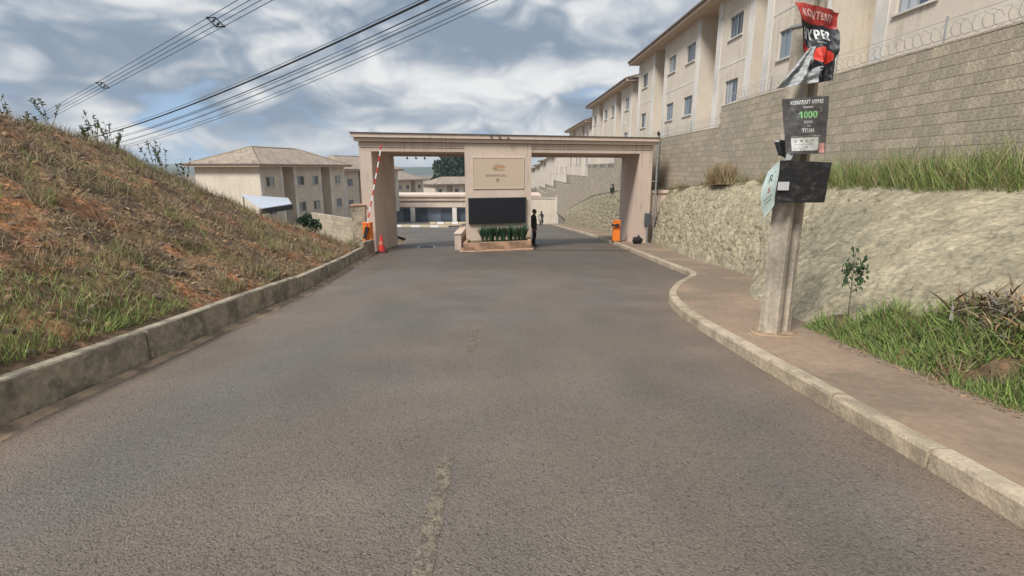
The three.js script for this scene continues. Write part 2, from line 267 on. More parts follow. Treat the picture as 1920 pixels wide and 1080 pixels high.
// ---------------------------------------------------------------- earth mound behind the low wall
const crestT = [[-22, 11.2], [-14, 12.6], [-9, 14.1], [-7.8, 15], [-6.4, 16.9], [-5.5, 19.4], [-4.5, 22]];
function moundY(x, d) {
  const edge = LX(d) - 0.12, s = edge - x; const base = roadY(d) + 0.31;
  const dc = lerpTable(crestT, x); const grad = mix(0.55, 0.42, ss(12, 20, d));
  let h = grad * s - 0.012 * Math.max(0, s - 4) * (s - 4) * 1.2; if (s > 14) h = Math.max(h, grad * 8.6 - 0.5);
  h = Math.min(h, 3.1 + 0.2 * fbm(x * 0.2, d * 0.2, 2));
  h += (0.13 * fbm(x * 0.55, d * 0.55, 4) + 0.05 * fbm(x * 2.3, d * 2.3, 3)) * ss(0, 0.7, s);
  const over = d - dc - 0.4 * n2(x * 0.7, 4); if (over > 0) h -= 0.62 * over * ss(0, 1.2, over) ;
  return base + h;
}
{
  const nx = 190, nd = 260;
  const g = grid(nx, nd, (u, v) => { const d = -6 + 31 * v, x = LX(d) - 0.1 - 20 * Math.pow(u, 1.35); return V(x, Math.max(moundY(x, d), roadY(d) - 1.6), d); },
    (p) => { const x = p.x, d = -p.z, a = fbm(x * 0.45 + 3, d * 0.45, 4), b = fbm(x * 1.6, d * 1.6 + 20, 3);
      const bare = ss(0.18, 0.5, a + 0.3 * b + (d > 15 && x > -6.8 ? 0.6 : 0)), grey = ss(0.1, 0.5, fbm(x * 0.6 + 50, d * 0.6, 3));
      const r = mix(mix(0.85, 0.72, grey), 1.3, bare), gg = mix(mix(0.80, 0.73, grey), 0.86, bare), bb = mix(mix(0.70, 0.76, grey), 0.64, bare); return [r, gg, bb]; });
  const m = structure('earth_mound', g, M.soil);
}
// plastered cut slope on the other side, up to the terrace wall
{
  const g = grid(120, 1000, (u, v) => {
    const d = v < 0.75 ? 2 + 26 * v / 0.75 : 28 + 36 * (v - 0.75) / 0.25, t = u, x0 = FX(d), x1 = wallX(d, 8.05), y0 = roadY(d) - 0.05, y1 = TY(d);
    const bulge = 0.22 * Math.sin(Math.PI * t), x = mix(x0, x1, t) - 0.5 * bulge, y = mix(y0, y1, Math.pow(t, 0.85)) + 0.6 * bulge;
    const wr = fbm(d * 0.9 + x * 0.5, y * 2.1 - d * 0.4, 4), rg = 1 - Math.abs(fbm(d * 1.3 + y * 1.4 + 9, y * 2.6 - d * 0.9, 4)) * 2, cr = Math.pow(1 - Math.abs(fbm(d * 0.75 + y * 0.9 + 20, y * 1.3 - d * 0.55, 3)), 9), dsp = (0.08 * wr + 0.05 * rg - 0.10 * cr + 0.03 * fbm(d * 7, y * 9, 3) + 0.018 * fbm(d * 16, y * 20, 2)) * mix(0.4, 0.65, ss(8, 14, d)) * ss(0, 0.12, t) * ss(1, 0.93, t);
    return V(x - dsp * 0.8, y + dsp * 0.6, d);
  }, null, (p) => [-p.z, p.y * 1.3 + p.x * 0.4]);
  structure('plastered_slope', g, M.shot);
  structure('slope_ledge', grid(4, 80, (u, v) => { const d = -8 + 72 * v; return V(wallX(d, 8.0 + 0.5 * u), TY(d) - 0.02, d); }), M.earth);
}
const wallSteps = [[-6, 20.1, 3.79, 1.1], [20.1, 29.6, 3.07, 0.3], [29.6, 38.4, 2.35, -0.2], [38.4, 50, 1.62, -1.4], [50, 62, 0.6, -2.8], [62, 78, -0.4, -4.2], [78, 96, -1.6, -5], [96, 120, -2.8, -6]];
// terrace platforms behind the wall, one step per house
const HB = [[3.4, 4.0], [22.3, 3.0], [41.9, 2.05], [61.2, 0.75], [80.5, -0.5], [99.8, -1.7], [119, -2.7], [138.5, -3.6], [158, -4.4], [177.5, -5.1]];
{
  const l = []; for (let i = 0; i < HB.length; i++) { const [a, y] = HB[i]; const g = box(9.75, 54, -14, y, -(a + 18.6), -(a - 0.72)); g.rotateY(TH); l.push(g); }
  for (const [a0, a1, t] of wallSteps) { const g = box(8.28, 9.74, -14, t - 0.2, -a1, -a0); g.rotateY(TH); l.push(g); }
  { const g = box(9.75, 54, -14, 4.0, -2.65, 12); g.rotateY(TH); l.push(g); }
  structure('terrace', merge(l), M.conc);
}

// ---------------------------------------------------------------- terrace wall of concrete blocks
function blockWall(label, a0, a1, top, bottom, pieces, b0 = 8.06) {
  const w = thing('block_wall', label, 'wall'), core = box(b0 + 0.004, b0 + 0.17, bottom - 0.4, top - 0.02, -a1, -a0); core.rotateY(TH); mesh('mortar_core', core, M.mortar, w);
  const bl = 0.4, bh = 0.2, sets = [0, 1, 2, 3].map(() => []), unit = muv(new RoundedBoxGeometry(bl - 0.008, bh - 0.008, 0.185, 1, 0.004)); let parts = 0; const list = [];
  for (let r = 0; ; r++) { const y1 = top - r * bh; if (y1 - bh < bottom - 0.3) break; for (let a = a0 - (r % 2) * bl / 2; a < a1; a += bl) { const ac = a + bl / 2; if (ac - bl / 2 < a0 - 0.01 || ac + bl / 2 > a1 + 0.21) continue; list.push([ac, y1 - bh / 2]); } }
  list.sort((p, q) => p[0] - q[0]);
  for (const [ac, y] of list) {
    const k = Math.floor(clamp(1.6 + 2.2 * fbm(ac * 0.35, y * 0.5 + 9, 3) + rr(-0.9, 0.9), 0, 3.99)), p = street(ac, b0 + 0.088 + (rand() - 0.5) * 0.005, y), inView = ac > 6.8;
    if (pieces && parts < 300 && inView) { const m = mesh('block', unit, M.block[k], w); m.position.copy(p); m.rotation.y = TH + Math.PI / 2; parts++; }
    else { const g = unit.clone(); g.rotateY(TH + Math.PI / 2); g.translate(p.x, p.y, p.z); sets[k].push(g); }
  }
  sets.forEach((s, k) => { if (s.length) { const m = mesh('block_courses', merge(s), M.block[k], w); m.userData.kind = 'stuff'; } });
  // coping of mortar over the top course
  const cp = []; for (let a = a0; a < a1; a += 0.8) { const g = box(b0 - 0.012, b0 + 0.195, top, top + 0.03 + 0.012 * rand(), -Math.min(a + 0.79, a1), -a); g.rotateY(TH); cp.push(g); }
  mesh('coping', merge(cp), M.mortar, w); return w;
}
const wallLabels = ['tallest grey block wall behind the utility pole and tall grass', 'block wall stretch with a lower top beside the entrance gate', 'block wall stretch behind the gate column with the meter box', 'block wall above the plastered slope past the gate', 'weathered block wall lower down the hill past the gate', 'far block wall under the stepped apartment houses', 'farther block wall stretch under distant apartment houses', 'farthest low block wall down the hill'];
wallSteps.forEach(([a0, a1, t, b], i) => {
  blockWall(wallLabels[i], a0 + (i ? 0.01 : 0), a1 - 0.01, t, b, i === 0 || i === 1);
  if (i < 3) { // coil of razor wire on short posts
    const c = thing('razor_wire', ['razor wire coil along the tallest block wall', 'razor wire coil on the lower block wall by the gate', 'razor wire coil on the block wall past the gate'][i], 'razor wire'), pts = [], s0 = Math.max(a0, 7);
    for (let a = s0; a < a1; a += 0.03) { const ph = a * 2 * Math.PI / 0.22; pts.push(street(a + 0.03 * n2(a * 2, 1), 8.15 + 0.15 * Math.cos(ph), t + 0.24 + 0.15 * Math.sin(ph) + 0.02 * n2(a * 0.7, 5))); }
    const cr = new THREE.CatmullRomCurve3(pts); mesh('coil', new THREE.TubeGeometry(cr, pts.length, 0.0045, 3), M.steel, c);
    for (const h of [0.12, 0.45]) mesh('line_wire', bar(street(s0, 8.15, t + h), street(a1, 8.15, t + h), 0.004, 4), M.steel, c);
    for (let a = s0 + 0.1; a < a1; a += 3.2) mesh('post', bar(street(a, 8.15, t), street(a, 8.15, t + 0.52), 0.016, 6), M.steel, c);
  }
});

// ---------------------------------------------------------------- apartment houses
const pm = () => { const q = rand(); return q < 0.32 ? M.glass : q < 0.58 ? M.glassB : q < 0.8 ? M.curtain : M.glassDark; };
// local axes: x along the front, y up from the ground floor, z out of the front
function apartment(label, L, depth, group) {
  const h = thing('apartment_house', label, 'house', group), k = L / 17.9, WT = 5.92, RD = 1.25;
  const rec = [[4.1 * k, 6.2 * k], [12.1 * k, 14.2 * k]], secs = [[0, rec[0][0]], [rec[0][1], rec[1][0]], [rec[1][1], L]], wins = [[1.75 * k], [7.6 * k, 10.7 * k], [16.15 * k]], ww = 1.3 * Math.max(k, 0.85), rows = [[1.39, 2.35], [4.05, 4.95]];
  mesh('core_wall', box(0, L, 0, WT, -depth, -RD), M.wallBeige, h);
  for (const [a, b] of rec) mesh('recess_wall', box(a + 0.002, b - 0.002, 0, WT, -RD, -RD + 0.02), M.wallBeige, h);
  secs.forEach(([a, b], si) => {
    const s = new THREE.Shape(); s.moveTo(a, 0); s.lineTo(b, 0); s.lineTo(b, WT); s.lineTo(a, WT);
    for (const c of wins[si]) for (const [y0, y1] of rows) { const q = new THREE.Path(); q.moveTo(c - ww / 2, y0); q.lineTo(c - ww / 2, y1); q.lineTo(c + ww / 2, y1); q.lineTo(c + ww / 2, y0); s.holes.push(q); }
    const g = new THREE.ExtrudeGeometry(s, { depth: 0.16, bevelEnabled: false }); g.translate(0, 0, -0.16); mesh('front_wall', muv(g), M.wallBeige, h);
    for (const [x0, x1] of [[a, a + 0.14], [b - 0.14, b]]) mesh('side_wall', box(x0, x1, 0, WT, -RD, -0.16), M.wallBeige, h);
    for (const [x0, x1] of [[a - 0.004, a + 0.5 * k], [b - 0.5 * k, b + 0.004]]) mesh('pilaster', box(x0, x1, 0, WT - 0.003, 0.0, 0.025), M.trim, h);
    mesh('floor_band', box(a + 0.5 * k, b - 0.5 * k, 2.98, 3.06, 0, 0.012), M.trim, h);
    for (const c of wins[si]) rows.forEach(([y0, y1], ri) => {
      const w = mesh('window', merge([box(c - ww / 2, c + ww / 2, y1 - 0.05, y1, -0.12, -0.06), box(c - ww / 2, c + ww / 2, y0, y0 + 0.05, -0.12, -0.06), box(c - ww / 2, c - ww / 2 + 0.05, y0 + 0.05, y1 - 0.05, -0.12, -0.06), box(c + ww / 2 - 0.05, c + ww / 2, y0 + 0.05, y1 - 0.05, -0.12, -0.06), box(c - 0.03, c + 0.03, y0 + 0.05, y1 - 0.05, -0.115, -0.065), ...[-0.25, 0.25].map(o => box(c + o * ww - 0.02, c + o * ww + 0.02, y0 + 0.05, y1 - 0.05, -0.082, -0.066))]), M.frame, h);
      
      mesh('pane', box(c - ww / 2 + 0.05, c - 0.03, y0 + 0.05, y1 - 0.05, -0.10, -0.092), pm(), w); mesh('pane', box(c + 0.03, c + ww / 2 - 0.05, y0 + 0.05, y1 - 0.05, -0.095, -0.087), pm(), w);
      mesh('sill', box(c - ww / 2 - 0.08, c + ww / 2 + 0.08, y0 - 0.05, y0 - 0.001, -0.1, 0.07), M.trim, w);
    });
  });
  // hipped roof
  const o = 0.65, y0 = WT + 0.16, rh = 1.75, x0 = -o, x1 = L + o, z0 = -depth - o, z1 = o, zm = (z0 + z1) / 2, hw = (z1 - z0) / 2, rx0 = x0 + hw, rx1 = x1 - hw;
  const A = [x0, y0, z1], B = [x1, y0, z1], C = [x1, y0, z0], D = [x0, y0, z0], R0 = [rx0, y0 + rh, zm], R1 = [rx1, y0 + rh, zm];
  const face = (pts) => { const g = new THREE.BufferGeometry(), P = []; for (let i = 1; i + 1 < pts.length; i++) P.push(...pts[0], ...pts[i], ...pts[i + 1]); g.setAttribute('position', new THREE.Float32BufferAttribute(P, 3)); g.computeVertexNormals(); const uv = [], lx = pts[1][0] !== pts[0][0]; for (let i = 0; i < P.length; i += 3) uv.push(lx ? P[i] : P[i + 2], lx ? P[i + 2] * 1.06 : P[i] * 1.06); g.setAttribute('uv', new THREE.Float32BufferAttribute(uv, 2)); return g; };
  const roof = mesh('roof', merge([face([A, B, R1, R0]), face([C, D, R0, R1]), face([B, C, R1]), face([D, A, R0])]), M.roof, h);
  mesh('soffit', box(x0 + 0.03, x1 - 0.03, WT, WT + 0.03, z0 + 0.03, z1 - 0.03), M.soffit, roof);
  for (const [a, b, c, d] of [[x0, x1, z1 - 0.03, z1], [x0, x1, z0, z0 + 0.03], [x0, x0 + 0.03, z0 + 0.03, z1 - 0.03], [x1 - 0.03, x1, z0 + 0.03, z1 - 0.03]]) mesh('fascia', box(a, b, WT - 0.03, y0 - 0.01, c, d), M.fascia, roof);
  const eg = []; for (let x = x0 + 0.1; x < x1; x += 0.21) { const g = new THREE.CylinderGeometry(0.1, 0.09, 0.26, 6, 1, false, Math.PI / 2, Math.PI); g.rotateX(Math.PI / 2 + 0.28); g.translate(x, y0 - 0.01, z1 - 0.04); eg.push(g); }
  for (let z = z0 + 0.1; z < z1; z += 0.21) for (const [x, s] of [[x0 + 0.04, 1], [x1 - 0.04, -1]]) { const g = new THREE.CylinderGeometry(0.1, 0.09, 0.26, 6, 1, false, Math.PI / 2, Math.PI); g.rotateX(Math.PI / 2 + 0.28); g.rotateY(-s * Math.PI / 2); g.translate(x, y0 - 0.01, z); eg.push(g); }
  mesh('eave_tiles', merge(eg), M.shadedRoofEdge, roof);
  const hip = (a, b) => bar(new THREE.Vector3(...a), new THREE.Vector3(...b), 0.09, 6);
  for (const [a, b] of [[A, R0], [B, R1], [C, R1], [D, R0], [R0, R1]]) mesh('ridge_tiles', hip(a, b), M.roof, roof);
  return h;
}
const labelsB = ['upper beige apartment house behind the banner on the utility pole', 'large beige apartment house rising over the block wall beside the gate', 'beige apartment house one step below, its gable over the gate roof', 'small beige apartment house peeping above the gate roof', 'terraced apartment house seen through the barrier lane opening', 'next terraced apartment house down the hill through the opening', 'pale apartment house farther down the hill through the opening', 'distant apartment house down the hill behind the guard block', 'very distant apartment house at the bottom of the terraces', 'last apartment house at the end of the terraced row'];
const protoA = apartment(labelsB[0], 17.9, 8.4, 'terraced apartment houses above the block wall');
function copy(o, label) { const c = o.clone(); c.name = numbered(o.name.replace(/_\d+$/, '')); c.userData = { ...o.userData, label }; c.traverse(m => { if (m.name === 'pane') m.material = pm(); }); scene.add(c); return c; }
HB.forEach(([a, y], i) => { const o = i ? copy(protoA, labelsB[i]) : protoA; o.position.copy(street(a + 17.9, 10, y)); o.rotation.y = -Math.PI / 2 + TH; });
// the house behind the mound and its neighbours in the estate
const protoH = apartment('beige apartment house with tiled hip roof behind the earth mound', 14.1, 7.2, 'apartment houses of the estate');
protoH.position.copy(V(-23.2, -4.12, 49.6)); protoH.rotation.y = 1.3185;
const protoFar = [['apartment house just behind the tiled hip roof, beside the gate column', -20.6, -4.6, 66, 1.3], ['far tiled house seen through the exit lane beside the striped boom', -27, -6.9, 112, 1.1], ['far tiled house in front of the dark tree', -19, -8.3, 132, 0.55], ['farthest tiled house beyond the shop front building', -10, -8.6, 150, 0.3], ['distant tiled house left of the dark tree on the plain', -36, -8.4, 140, 0.9]];
protoFar.forEach(([label, x, y, d, r]) => { const c = copy(protoH, label.replace('left of', 'beside')); c.position.copy(V(x, y, d)); c.rotation.y = r; });

// ---------------------------------------------------------------- entrance gate
const gd = (x) => 21.5 + (x + 6.15) * (3.7 / 12.75);                // its front line runs aslant to the road
function sk(g) { const p = g.attributes.position; for (let i = 0; i < p.count; i++) p.setZ(i, p.getZ(i) - gd(p.getX(i))); g.computeVertexNormals(); return g; }
const sbox = (x0, x1, t0, t1, y0, y1) => sk(box(x0, x1, y0, y1, -t1, -t0));
const gate = thing('entrance_gate', 'beige rendered entrance gate with flat canopy spanning both lanes', 'gate');
mesh('column', sbox(-6.05, -5.6, 0, 4.1, -2.5, 2.268), M.gate, gate); mesh('column', sbox(5.87, 6.52, 0, 4.1, -2.6, 2.268), M.gate, gate);
mesh('canopy', sbox(-6.02, 6.5, 0.12, 4.05, 2.27, 2.88), M.gate, gate);
mesh('beam', sbox(-6.05, 6.52, 0, 0.115, 2.27, 2.40), M.gate, gate); mesh('beam', sbox(-6.05, 6.52, 0, 0.115, 2.425, 2.62), M.gate, gate);
mesh('beam', sbox(-6.05, 6.52, 4.06, 4.2, 2.16, 2.62), M.gate, gate);
const cornice = mesh('cornice', sbox(-6.18, 6.66, -0.14, 4.3, 2.65, 2.78), M.gateTrim, gate); mesh('upper_moulding', sbox(-6.26, 6.74, -0.24, 4.38, 2.80, 2.95), M.gateTrim, cornice); mesh('flashing', sbox(-6.3, 6.78, -0.28, 4.42, 2.953, 2.985), M.gateDark, cornice);
for (let i = 0; i < 3; i++) mesh('roof_bolt', sbox(-0.9 + i * 0.35, -0.82 + i * 0.35, -0.3, -0.25, 2.86 - i * 0.03, 2.93 - i * 0.03), M.gateDark, cornice);
const tower = mesh('guard_block', sbox(-1.98, 0.84, -0.04, 4.0, -2.5, 2.62), M.gate, gate);
mesh('plaque_frame', merge([sbox(-1.66, 0.52, -0.075, -0.04, 2.03, 2.07), sbox(-1.66, 0.52, -0.075, -0.04, 0.75, 0.79), sbox(-1.66, -1.62, -0.075, -0.04, 0.79, 2.03), sbox(0.48, 0.52, -0.075, -0.04, 0.79, 2.03)]), M.gateTrim, tower);
{ // plaque with its faint print
  const c = document.createElement('canvas'); c.width = 512; c.height = 304; const x = c.getContext('2d'); x.fillStyle = 'rgb(200,179,156)'; x.fillRect(0, 0, 512, 304);
  x.fillStyle = 'rgba(120,86,58,0.8)'; x.beginPath(); x.ellipse(256, 82, 58, 16, 0, Math.PI, 2 * Math.PI); x.fill(); x.fillStyle = 'rgb(200,179,156)'; x.beginPath(); x.ellipse(256, 86, 60, 13, 0, 0, 2 * Math.PI); x.fill();
  x.fillStyle = 'rgb(190,142,104)'; x.beginPath(); x.ellipse(268, 92, 62, 14, 0, 0, 2 * Math.PI); x.fill(); x.fillStyle = 'rgb(150,142,98)'; x.beginPath(); x.ellipse(218, 104, 30, 10, 0, 0, 2 * Math.PI); x.fill(); x.fillStyle = 'rgb(104,82,56)'; x.fillRect(206, 118, 112, 7);
  x.fillStyle = 'rgb(86,70,56)'; x.font = 'bold 30px serif'; x.textAlign = 'center'; x.fillText('RESIDENCIAL', 232, 188); x.fillStyle = 'rgb(40,30,22)'; x.font = 'bold 44px serif'; x.fillText('II', 246, 240);
  const t = new THREE.CanvasTexture(c); t.colorSpace = THREE.SRGBColorSpace;
  const g = new THREE.BufferGeometry(), y0 = 0.79, y1 = 2.03, pts = [[-1.62, y0], [0.48, y0], [0.48, y1], [-1.62, y0], [0.48, y1], [-1.62, y1]], P = [], U = [];
  for (const [px, py] of pts) { P.push(px, py, -(gd(px) - 0.062)); U.push((px + 1.62) / 2.1, (py - y0) / (y1 - y0)); }
  g.setAttribute('position', new THREE.Float32BufferAttribute(P, 3)); g.setAttribute('uv', new THREE.Float32BufferAttribute(U, 2)); g.computeVertexNormals();
  mesh('plaque', g, S({ map: t, roughness: 0.7 }), tower);
}
// island and planter
mesh('island_base', sbox(-2.12, 0.9, -1.85, 4.6, -2.4, -1.66), M.planter, gate);
{ const y0 = -1.9, y1 = -1.36, pl = mesh('planter', merge([sbox(-1.98, 0.80, -1.45, -1.30, y0, y1), sbox(-1.98, -1.84, -1.30, -0.04, y0, y1), sbox(0.66, 0.80, -1.30, -0.04, y0, y1)]), M.planter, gate); mesh('soil', sbox(-1.84, 0.66, -1.30, -0.04, -1.9, -1.44), M.earth, pl); }
mesh('lane_guard', sbox(-2.40, -2.14, -0.6, 3.4, -2.5, -1.08), M.gate, gate);
mesh('lane_guard_cap', sbox(-2.43, -2.11, -0.63, 3.43, -1.078, -1.04), M.gateTrim, gate);
// LED screen
{ const s = thing('display_screen', 'switched off black display screen below the plaque on the gate', 'screen'); mesh('housing', sbox(-1.85, 0.61, -0.14, -0.045, -0.73, 0.38), M.dark, s); mesh('screen_face', sbox(-1.81, 0.57, -0.15, -0.141, -0.69, 0.34), S({ color: lin(0.006, 0.007, 0.011), roughness: 0.55 }), s); }
// strappy plants in the planter
{
  const leafM = [S({ color: lin(0.02, 0.07, 0.035), roughness: 0.6, side: THREE.DoubleSide }), S({ color: lin(0.035, 0.095, 0.045), roughness: 0.6, side: THREE.DoubleSide }), S({ color: lin(0.05, 0.11, 0.05), roughness: 0.6, side: THREE.DoubleSide })];
  for (let i = 0; i < 13; i++) {
    const x = -1.22 + 1.8 * i / 12 + rr(-0.05, 0.05), d = gd(x) - rr(0.45, 1.05), p = thing('strap_leaf_plant', 'dark green strap-leaved plant in the planter under the screen', 'plant', 'strap-leaved plants in the planter'); p.position.copy(V(x, -1.45, d));
    const sets = [[], [], []];
    for (let k = 0; k < 110; k++) { const az = rand() * 6.283, len = rr(0.48, 0.82), lean = rr(0.05, 0.75), w = rr(0.014, 0.028), P = []; for (let s = 0; s <= 4; s++) { const t = s / 4, o = lean * t * t * len * 0.7, y = len * t * (1 - 0.25 * lean * t); P.push([Math.cos(az) * (o + 0.03), y, Math.sin(az) * (o + 0.03), w * (1 - t * t)]); }
      const g = new THREE.BufferGeometry(), A = []; for (let s = 0; s < 4; s++) { const a = P[s], b = P[s + 1], sx = -Math.sin(az), sz = Math.cos(az), q = (c, m) => [c[0] + sx * c[3] * m, c[1], c[2] + sz * c[3] * m]; A.push(...q(a, -1), ...q(a, 1), ...q(b, 1), ...q(a, -1), ...q(b, 1), ...q(b, -1)); }
      g.setAttribute('position', new THREE.Float32BufferAttribute(A, 3)); g.computeVertexNormals(); sets[Math.floor(rand() * 3)].push(g); }
    sets.forEach((s, q) => mesh('leaves', mergeGeometries(s), leafM[q], p));
  }
}
// cameras hung below the rear edge of the canopy
for (const [x, t] of [[-5.0, 3.9], [-4.6, 3.9], [-4.2, 3.9], [-2.75, 3.9], [-2.45, 3.9]]) {
  const c = thing('ceiling_camera', 'small dark camera hanging under the canopy of the gate', 'camera', 'cameras under the gate canopy'); c.position.copy(V(x, 2.16, gd(x) + t + 0.22)); c.scale.setScalar(0.7);
  mesh('bracket', bar(new THREE.Vector3(0, 0.02, 0), new THREE.Vector3(0, -0.07, 0), 0.02, 6), M.dark, c); const b = new THREE.CylinderGeometry(0.055, 0.06, 0.2, 10); b.rotateX(1.35); b.translate(0, -0.11, 0.02); mesh('body', b, M.dark, c); const q = new THREE.CylinderGeometry(0.05, 0.05, 0.01, 10); q.rotateX(1.35); q.translate(0, -0.135, 0.12); mesh('lens', q, M.glass, c);
}
// barriers
function barrier(label, x, d, y, arm) {
  const b = thing('barrier_gate', label, 'barrier'); b.position.copy(V(x, y, d));
  const h = rbox(0.34, 0.98, 0.3, 0.025, 2); h.translate(0, 0.53, 0); mesh('cabinet', h, M.orange, b); const cap = rbox(0.37, 0.06, 0.33, 0.02, 2); cap.translate(0, 1.05, 0); mesh('lid', cap, M.orange, b); mesh('base_plate', box(-0.2, 0.2, 0, 0.04, -0.18, 0.18), M.dark, b);
  const lb = box(-0.07, 0.07, 0.74, 0.86, 0.15, 0.157); mesh('badge', lb, M.dark, b); mesh('door_panel', box(-0.13, 0.13, 0.12, 0.66, 0.15, 0.156), M.orange, b);
  mesh('hub', bar(new THREE.Vector3(0.02, 0.86, 0.15), new THREE.Vector3(0.02, 0.86, 0.30), 0.07, 12), M.dark, b);
  if (arm) { const a = new THREE.Group(); a.name = 'boom'; b.add(a); a.position.set(0.02, 0.86, 0.26); a.rotation.z = -0.235; const n = 15, L = 3.3 / n; mesh('counterweight', box(-0.06, 0.06, -0.42, -0.02, -0.04, 0.04), M.dark, a); for (let i = 0; i < n; i++) mesh('boom_stripe', box(-0.022, 0.022, i * L, (i + 1) * L - 0.002, -0.018, 0.018), i % 2 ? M.white : M.red, a); }
  else mesh('boom_clamp', box(-0.3, 0.05, 0.8, 0.9, 0.24, 0.29), M.dark, b);
}
barrier('orange barrier cabinet with its red and white boom raised', -5.76, 21.1, roadY(21.1) + 0.12, true);
barrier('orange barrier cabinet without a boom on the pavement', 5.2, 26.3, roadY(26.3) + 0.13, false);
// traffic cone
{ const c = thing('traffic_cone', 'red traffic cone standing by the gate column', 'cone'); c.position.copy(V(-5.16, roadY(20.75) + 0.01, 20.75)); mesh('base', muv(new RoundedBoxGeometry(0.4, 0.05, 0.4, 1, 0.015)).translate(0, 0.025, 0), M.dark, c); mesh('body', new THREE.LatheGeometry([[0.15, 0.05], [0.145, 0.08], [0.035, 0.68], [0.02, 0.7], [0, 0.7]].map(p => new THREE.Vector2(...p)), 18), M.red, c); mesh('band', new THREE.LatheGeometry([[0.106, 0.32], [0.079, 0.46]].map(p => new THREE.Vector2(...p)), 18), S({ color: lin(0.5, 0.16, 0.12) }), c); }
// concrete pillar and block wall end behind the mound
{ const p = thing('concrete_pillar', 'stained concrete pillar between the mound and the gate column', 'pillar'); const b = rbox(0.56, 2.3, 0.5, 0.02); b.translate(-6.22, -1.04, -21.75); mesh('shaft', b, M.oldConc, p); const c = rbox(0.62, 0.08, 0.56, 0.015); c.translate(-6.22, 0.15, -21.75); mesh('cap', c, M.planter, p); }
{ const w = thing('garden_wall', 'grey concrete block wall between the mound and the house', 'wall'); const a = V(-10.3, 0, 27.4), b = V(-6.5, 0, 23.2), L = a.distanceTo(b), dir = b.clone().sub(a).normalize(), unit = rbox(0.388, 0.188, 0.16, 0.006), ry = Math.atan2(-dir.z, dir.x);
  const core = new THREE.BoxGeometry(L, 2.4, 0.13); core.rotateY(ry); core.translate((a.x + b.x) / 2, -1.82, (a.z + b.z) / 2); mesh('mortar_core', muv(core), M.mortar, w);
  for (let r = 0; r < 8; r++) for (let s = (r % 2) * 0.2; s + 0.4 < L; s += 0.4) { const m = mesh('block', unit, M.block[Math.floor(rand() * 4)], w); m.position.copy(a).addScaledVector(dir, s + 0.2).setY(-0.7 - r * 0.2); m.rotation.y = ry; } }
// services on the gate column: conduit, meter box, wall stub
{ const c = thing('conduit_pole', 'grey electrical conduit pole rising beside the gate column', 'pole'); mesh('pipe', bar(V(6.72, -2, 25.1), V(6.72, 3.12, 25.1), 0.045, 10), M.steel, c); mesh('weather_cap', bar(V(6.72, 3.1, 25.1), V(6.66, 3.22, 25.02), 0.07, 10, 0.05), M.dark, c); for (const y of [-0.3, 1, 2.1]) mesh('clamp', box(6.5, 6.78, y, y + 0.04, -25.16, -25.04), M.steel, c); mesh('strap', bar(V(6.80, -1.8, 25.05), V(6.80, 2.9, 25.08), 0.016, 6), M.dark, c); }
{ const c = thing('meter_box', 'dark grey meter box on the conduit beside the gate column', 'meter box'); const b = rbox(0.26, 0.58, 0.2, 0.02, 2); b.translate(6.38, -0.74, -24.98); mesh('case', b, S({ color: lin(0.07, 0.075, 0.08), roughness: 0.5 }), c); mesh('window', box(6.3, 6.46, -0.66, -0.52, -24.881, -24.876), M.glass, c); mesh('pipe', bar(V(6.40, -1.95, 25.0), V(6.40, -1.03, 25.0), 0.05, 8), M.steel, c); }
{ const c = thing('wing_wall', 'tapered beige wing wall between gate column and plastered slope', 'wall'); const s = new THREE.Shape(); s.moveTo(6.6, -2.3); s.lineTo(6.85, -2.3); s.lineTo(7.62, 0.46); s.lineTo(6.6, 0.46); const g = new THREE.ExtrudeGeometry(s, { depth: 0.25, bevelEnabled: false }); g.translate(0, 0, -25.75); mesh('wall', muv(g), M.gate, c); mesh('coping', box(6.58, 7.7, 0.463, 0.60, -25.82, -25.42), M.gateTrim, c); }
// rubbish bag
{ const g = new THREE.IcosahedronGeometry(0.24, 4), p = g.attributes.position; for (let i = 0; i < p.count; i++) { const v = new THREE.Vector3().fromBufferAttribute(p, i), n = 1 + 0.22 * fbm3(v.x * 6, v.y * 6, v.z * 6, 3); v.multiplyScalar(n); v.y *= 0.75; p.setXYZ(i, v.x, Math.max(v.y, -0.16), v.z); } g.computeVertexNormals(); const b = thing('rubbish_bag', 'black rubbish bag on the pavement at the gate column', 'bag'); b.position.copy(V(5.82, roadY(24.4) + 0.30, 24.4)); mesh('bag', g, M.black, b); mesh('knot', new THREE.ConeGeometry(0.06, 0.16, 7).rotateZ(0.3).translate(0.03, 0.23, 0), M.black, b); }
// drain cover and the cable strip across the lane
{ const d = 23.6, c = thing('drain_cover', 'round dark drain cover in the wet lane', 'drain cover'); c.position.copy(V(-3.85, roadY(d) + 0.03, d)); c.rotation.x = 0.08; mesh('ring', new THREE.CylinderGeometry(0.4, 0.4, 0.02, 28), M.steel, c); mesh('lid', new THREE.CylinderGeometry(0.33, 0.33, 0.014, 28).translate(0, 0.012, 0), M.dark, c); }
tag(mesh('cable_strip', sweep([[-0.03, 0], [-0.02, 0.02], [0.02, 0.02], [0.03, 0]], [V(0.95, roadY(21.8) + 0.02, 21.8), V(2.6, roadY(21.75) + 0.025, 21.75), V(4.85, roadY(21.7) + 0.01, 21.7)]), M.dark), 'thin dark cable strip laid across the entry lane', 'cable strip');

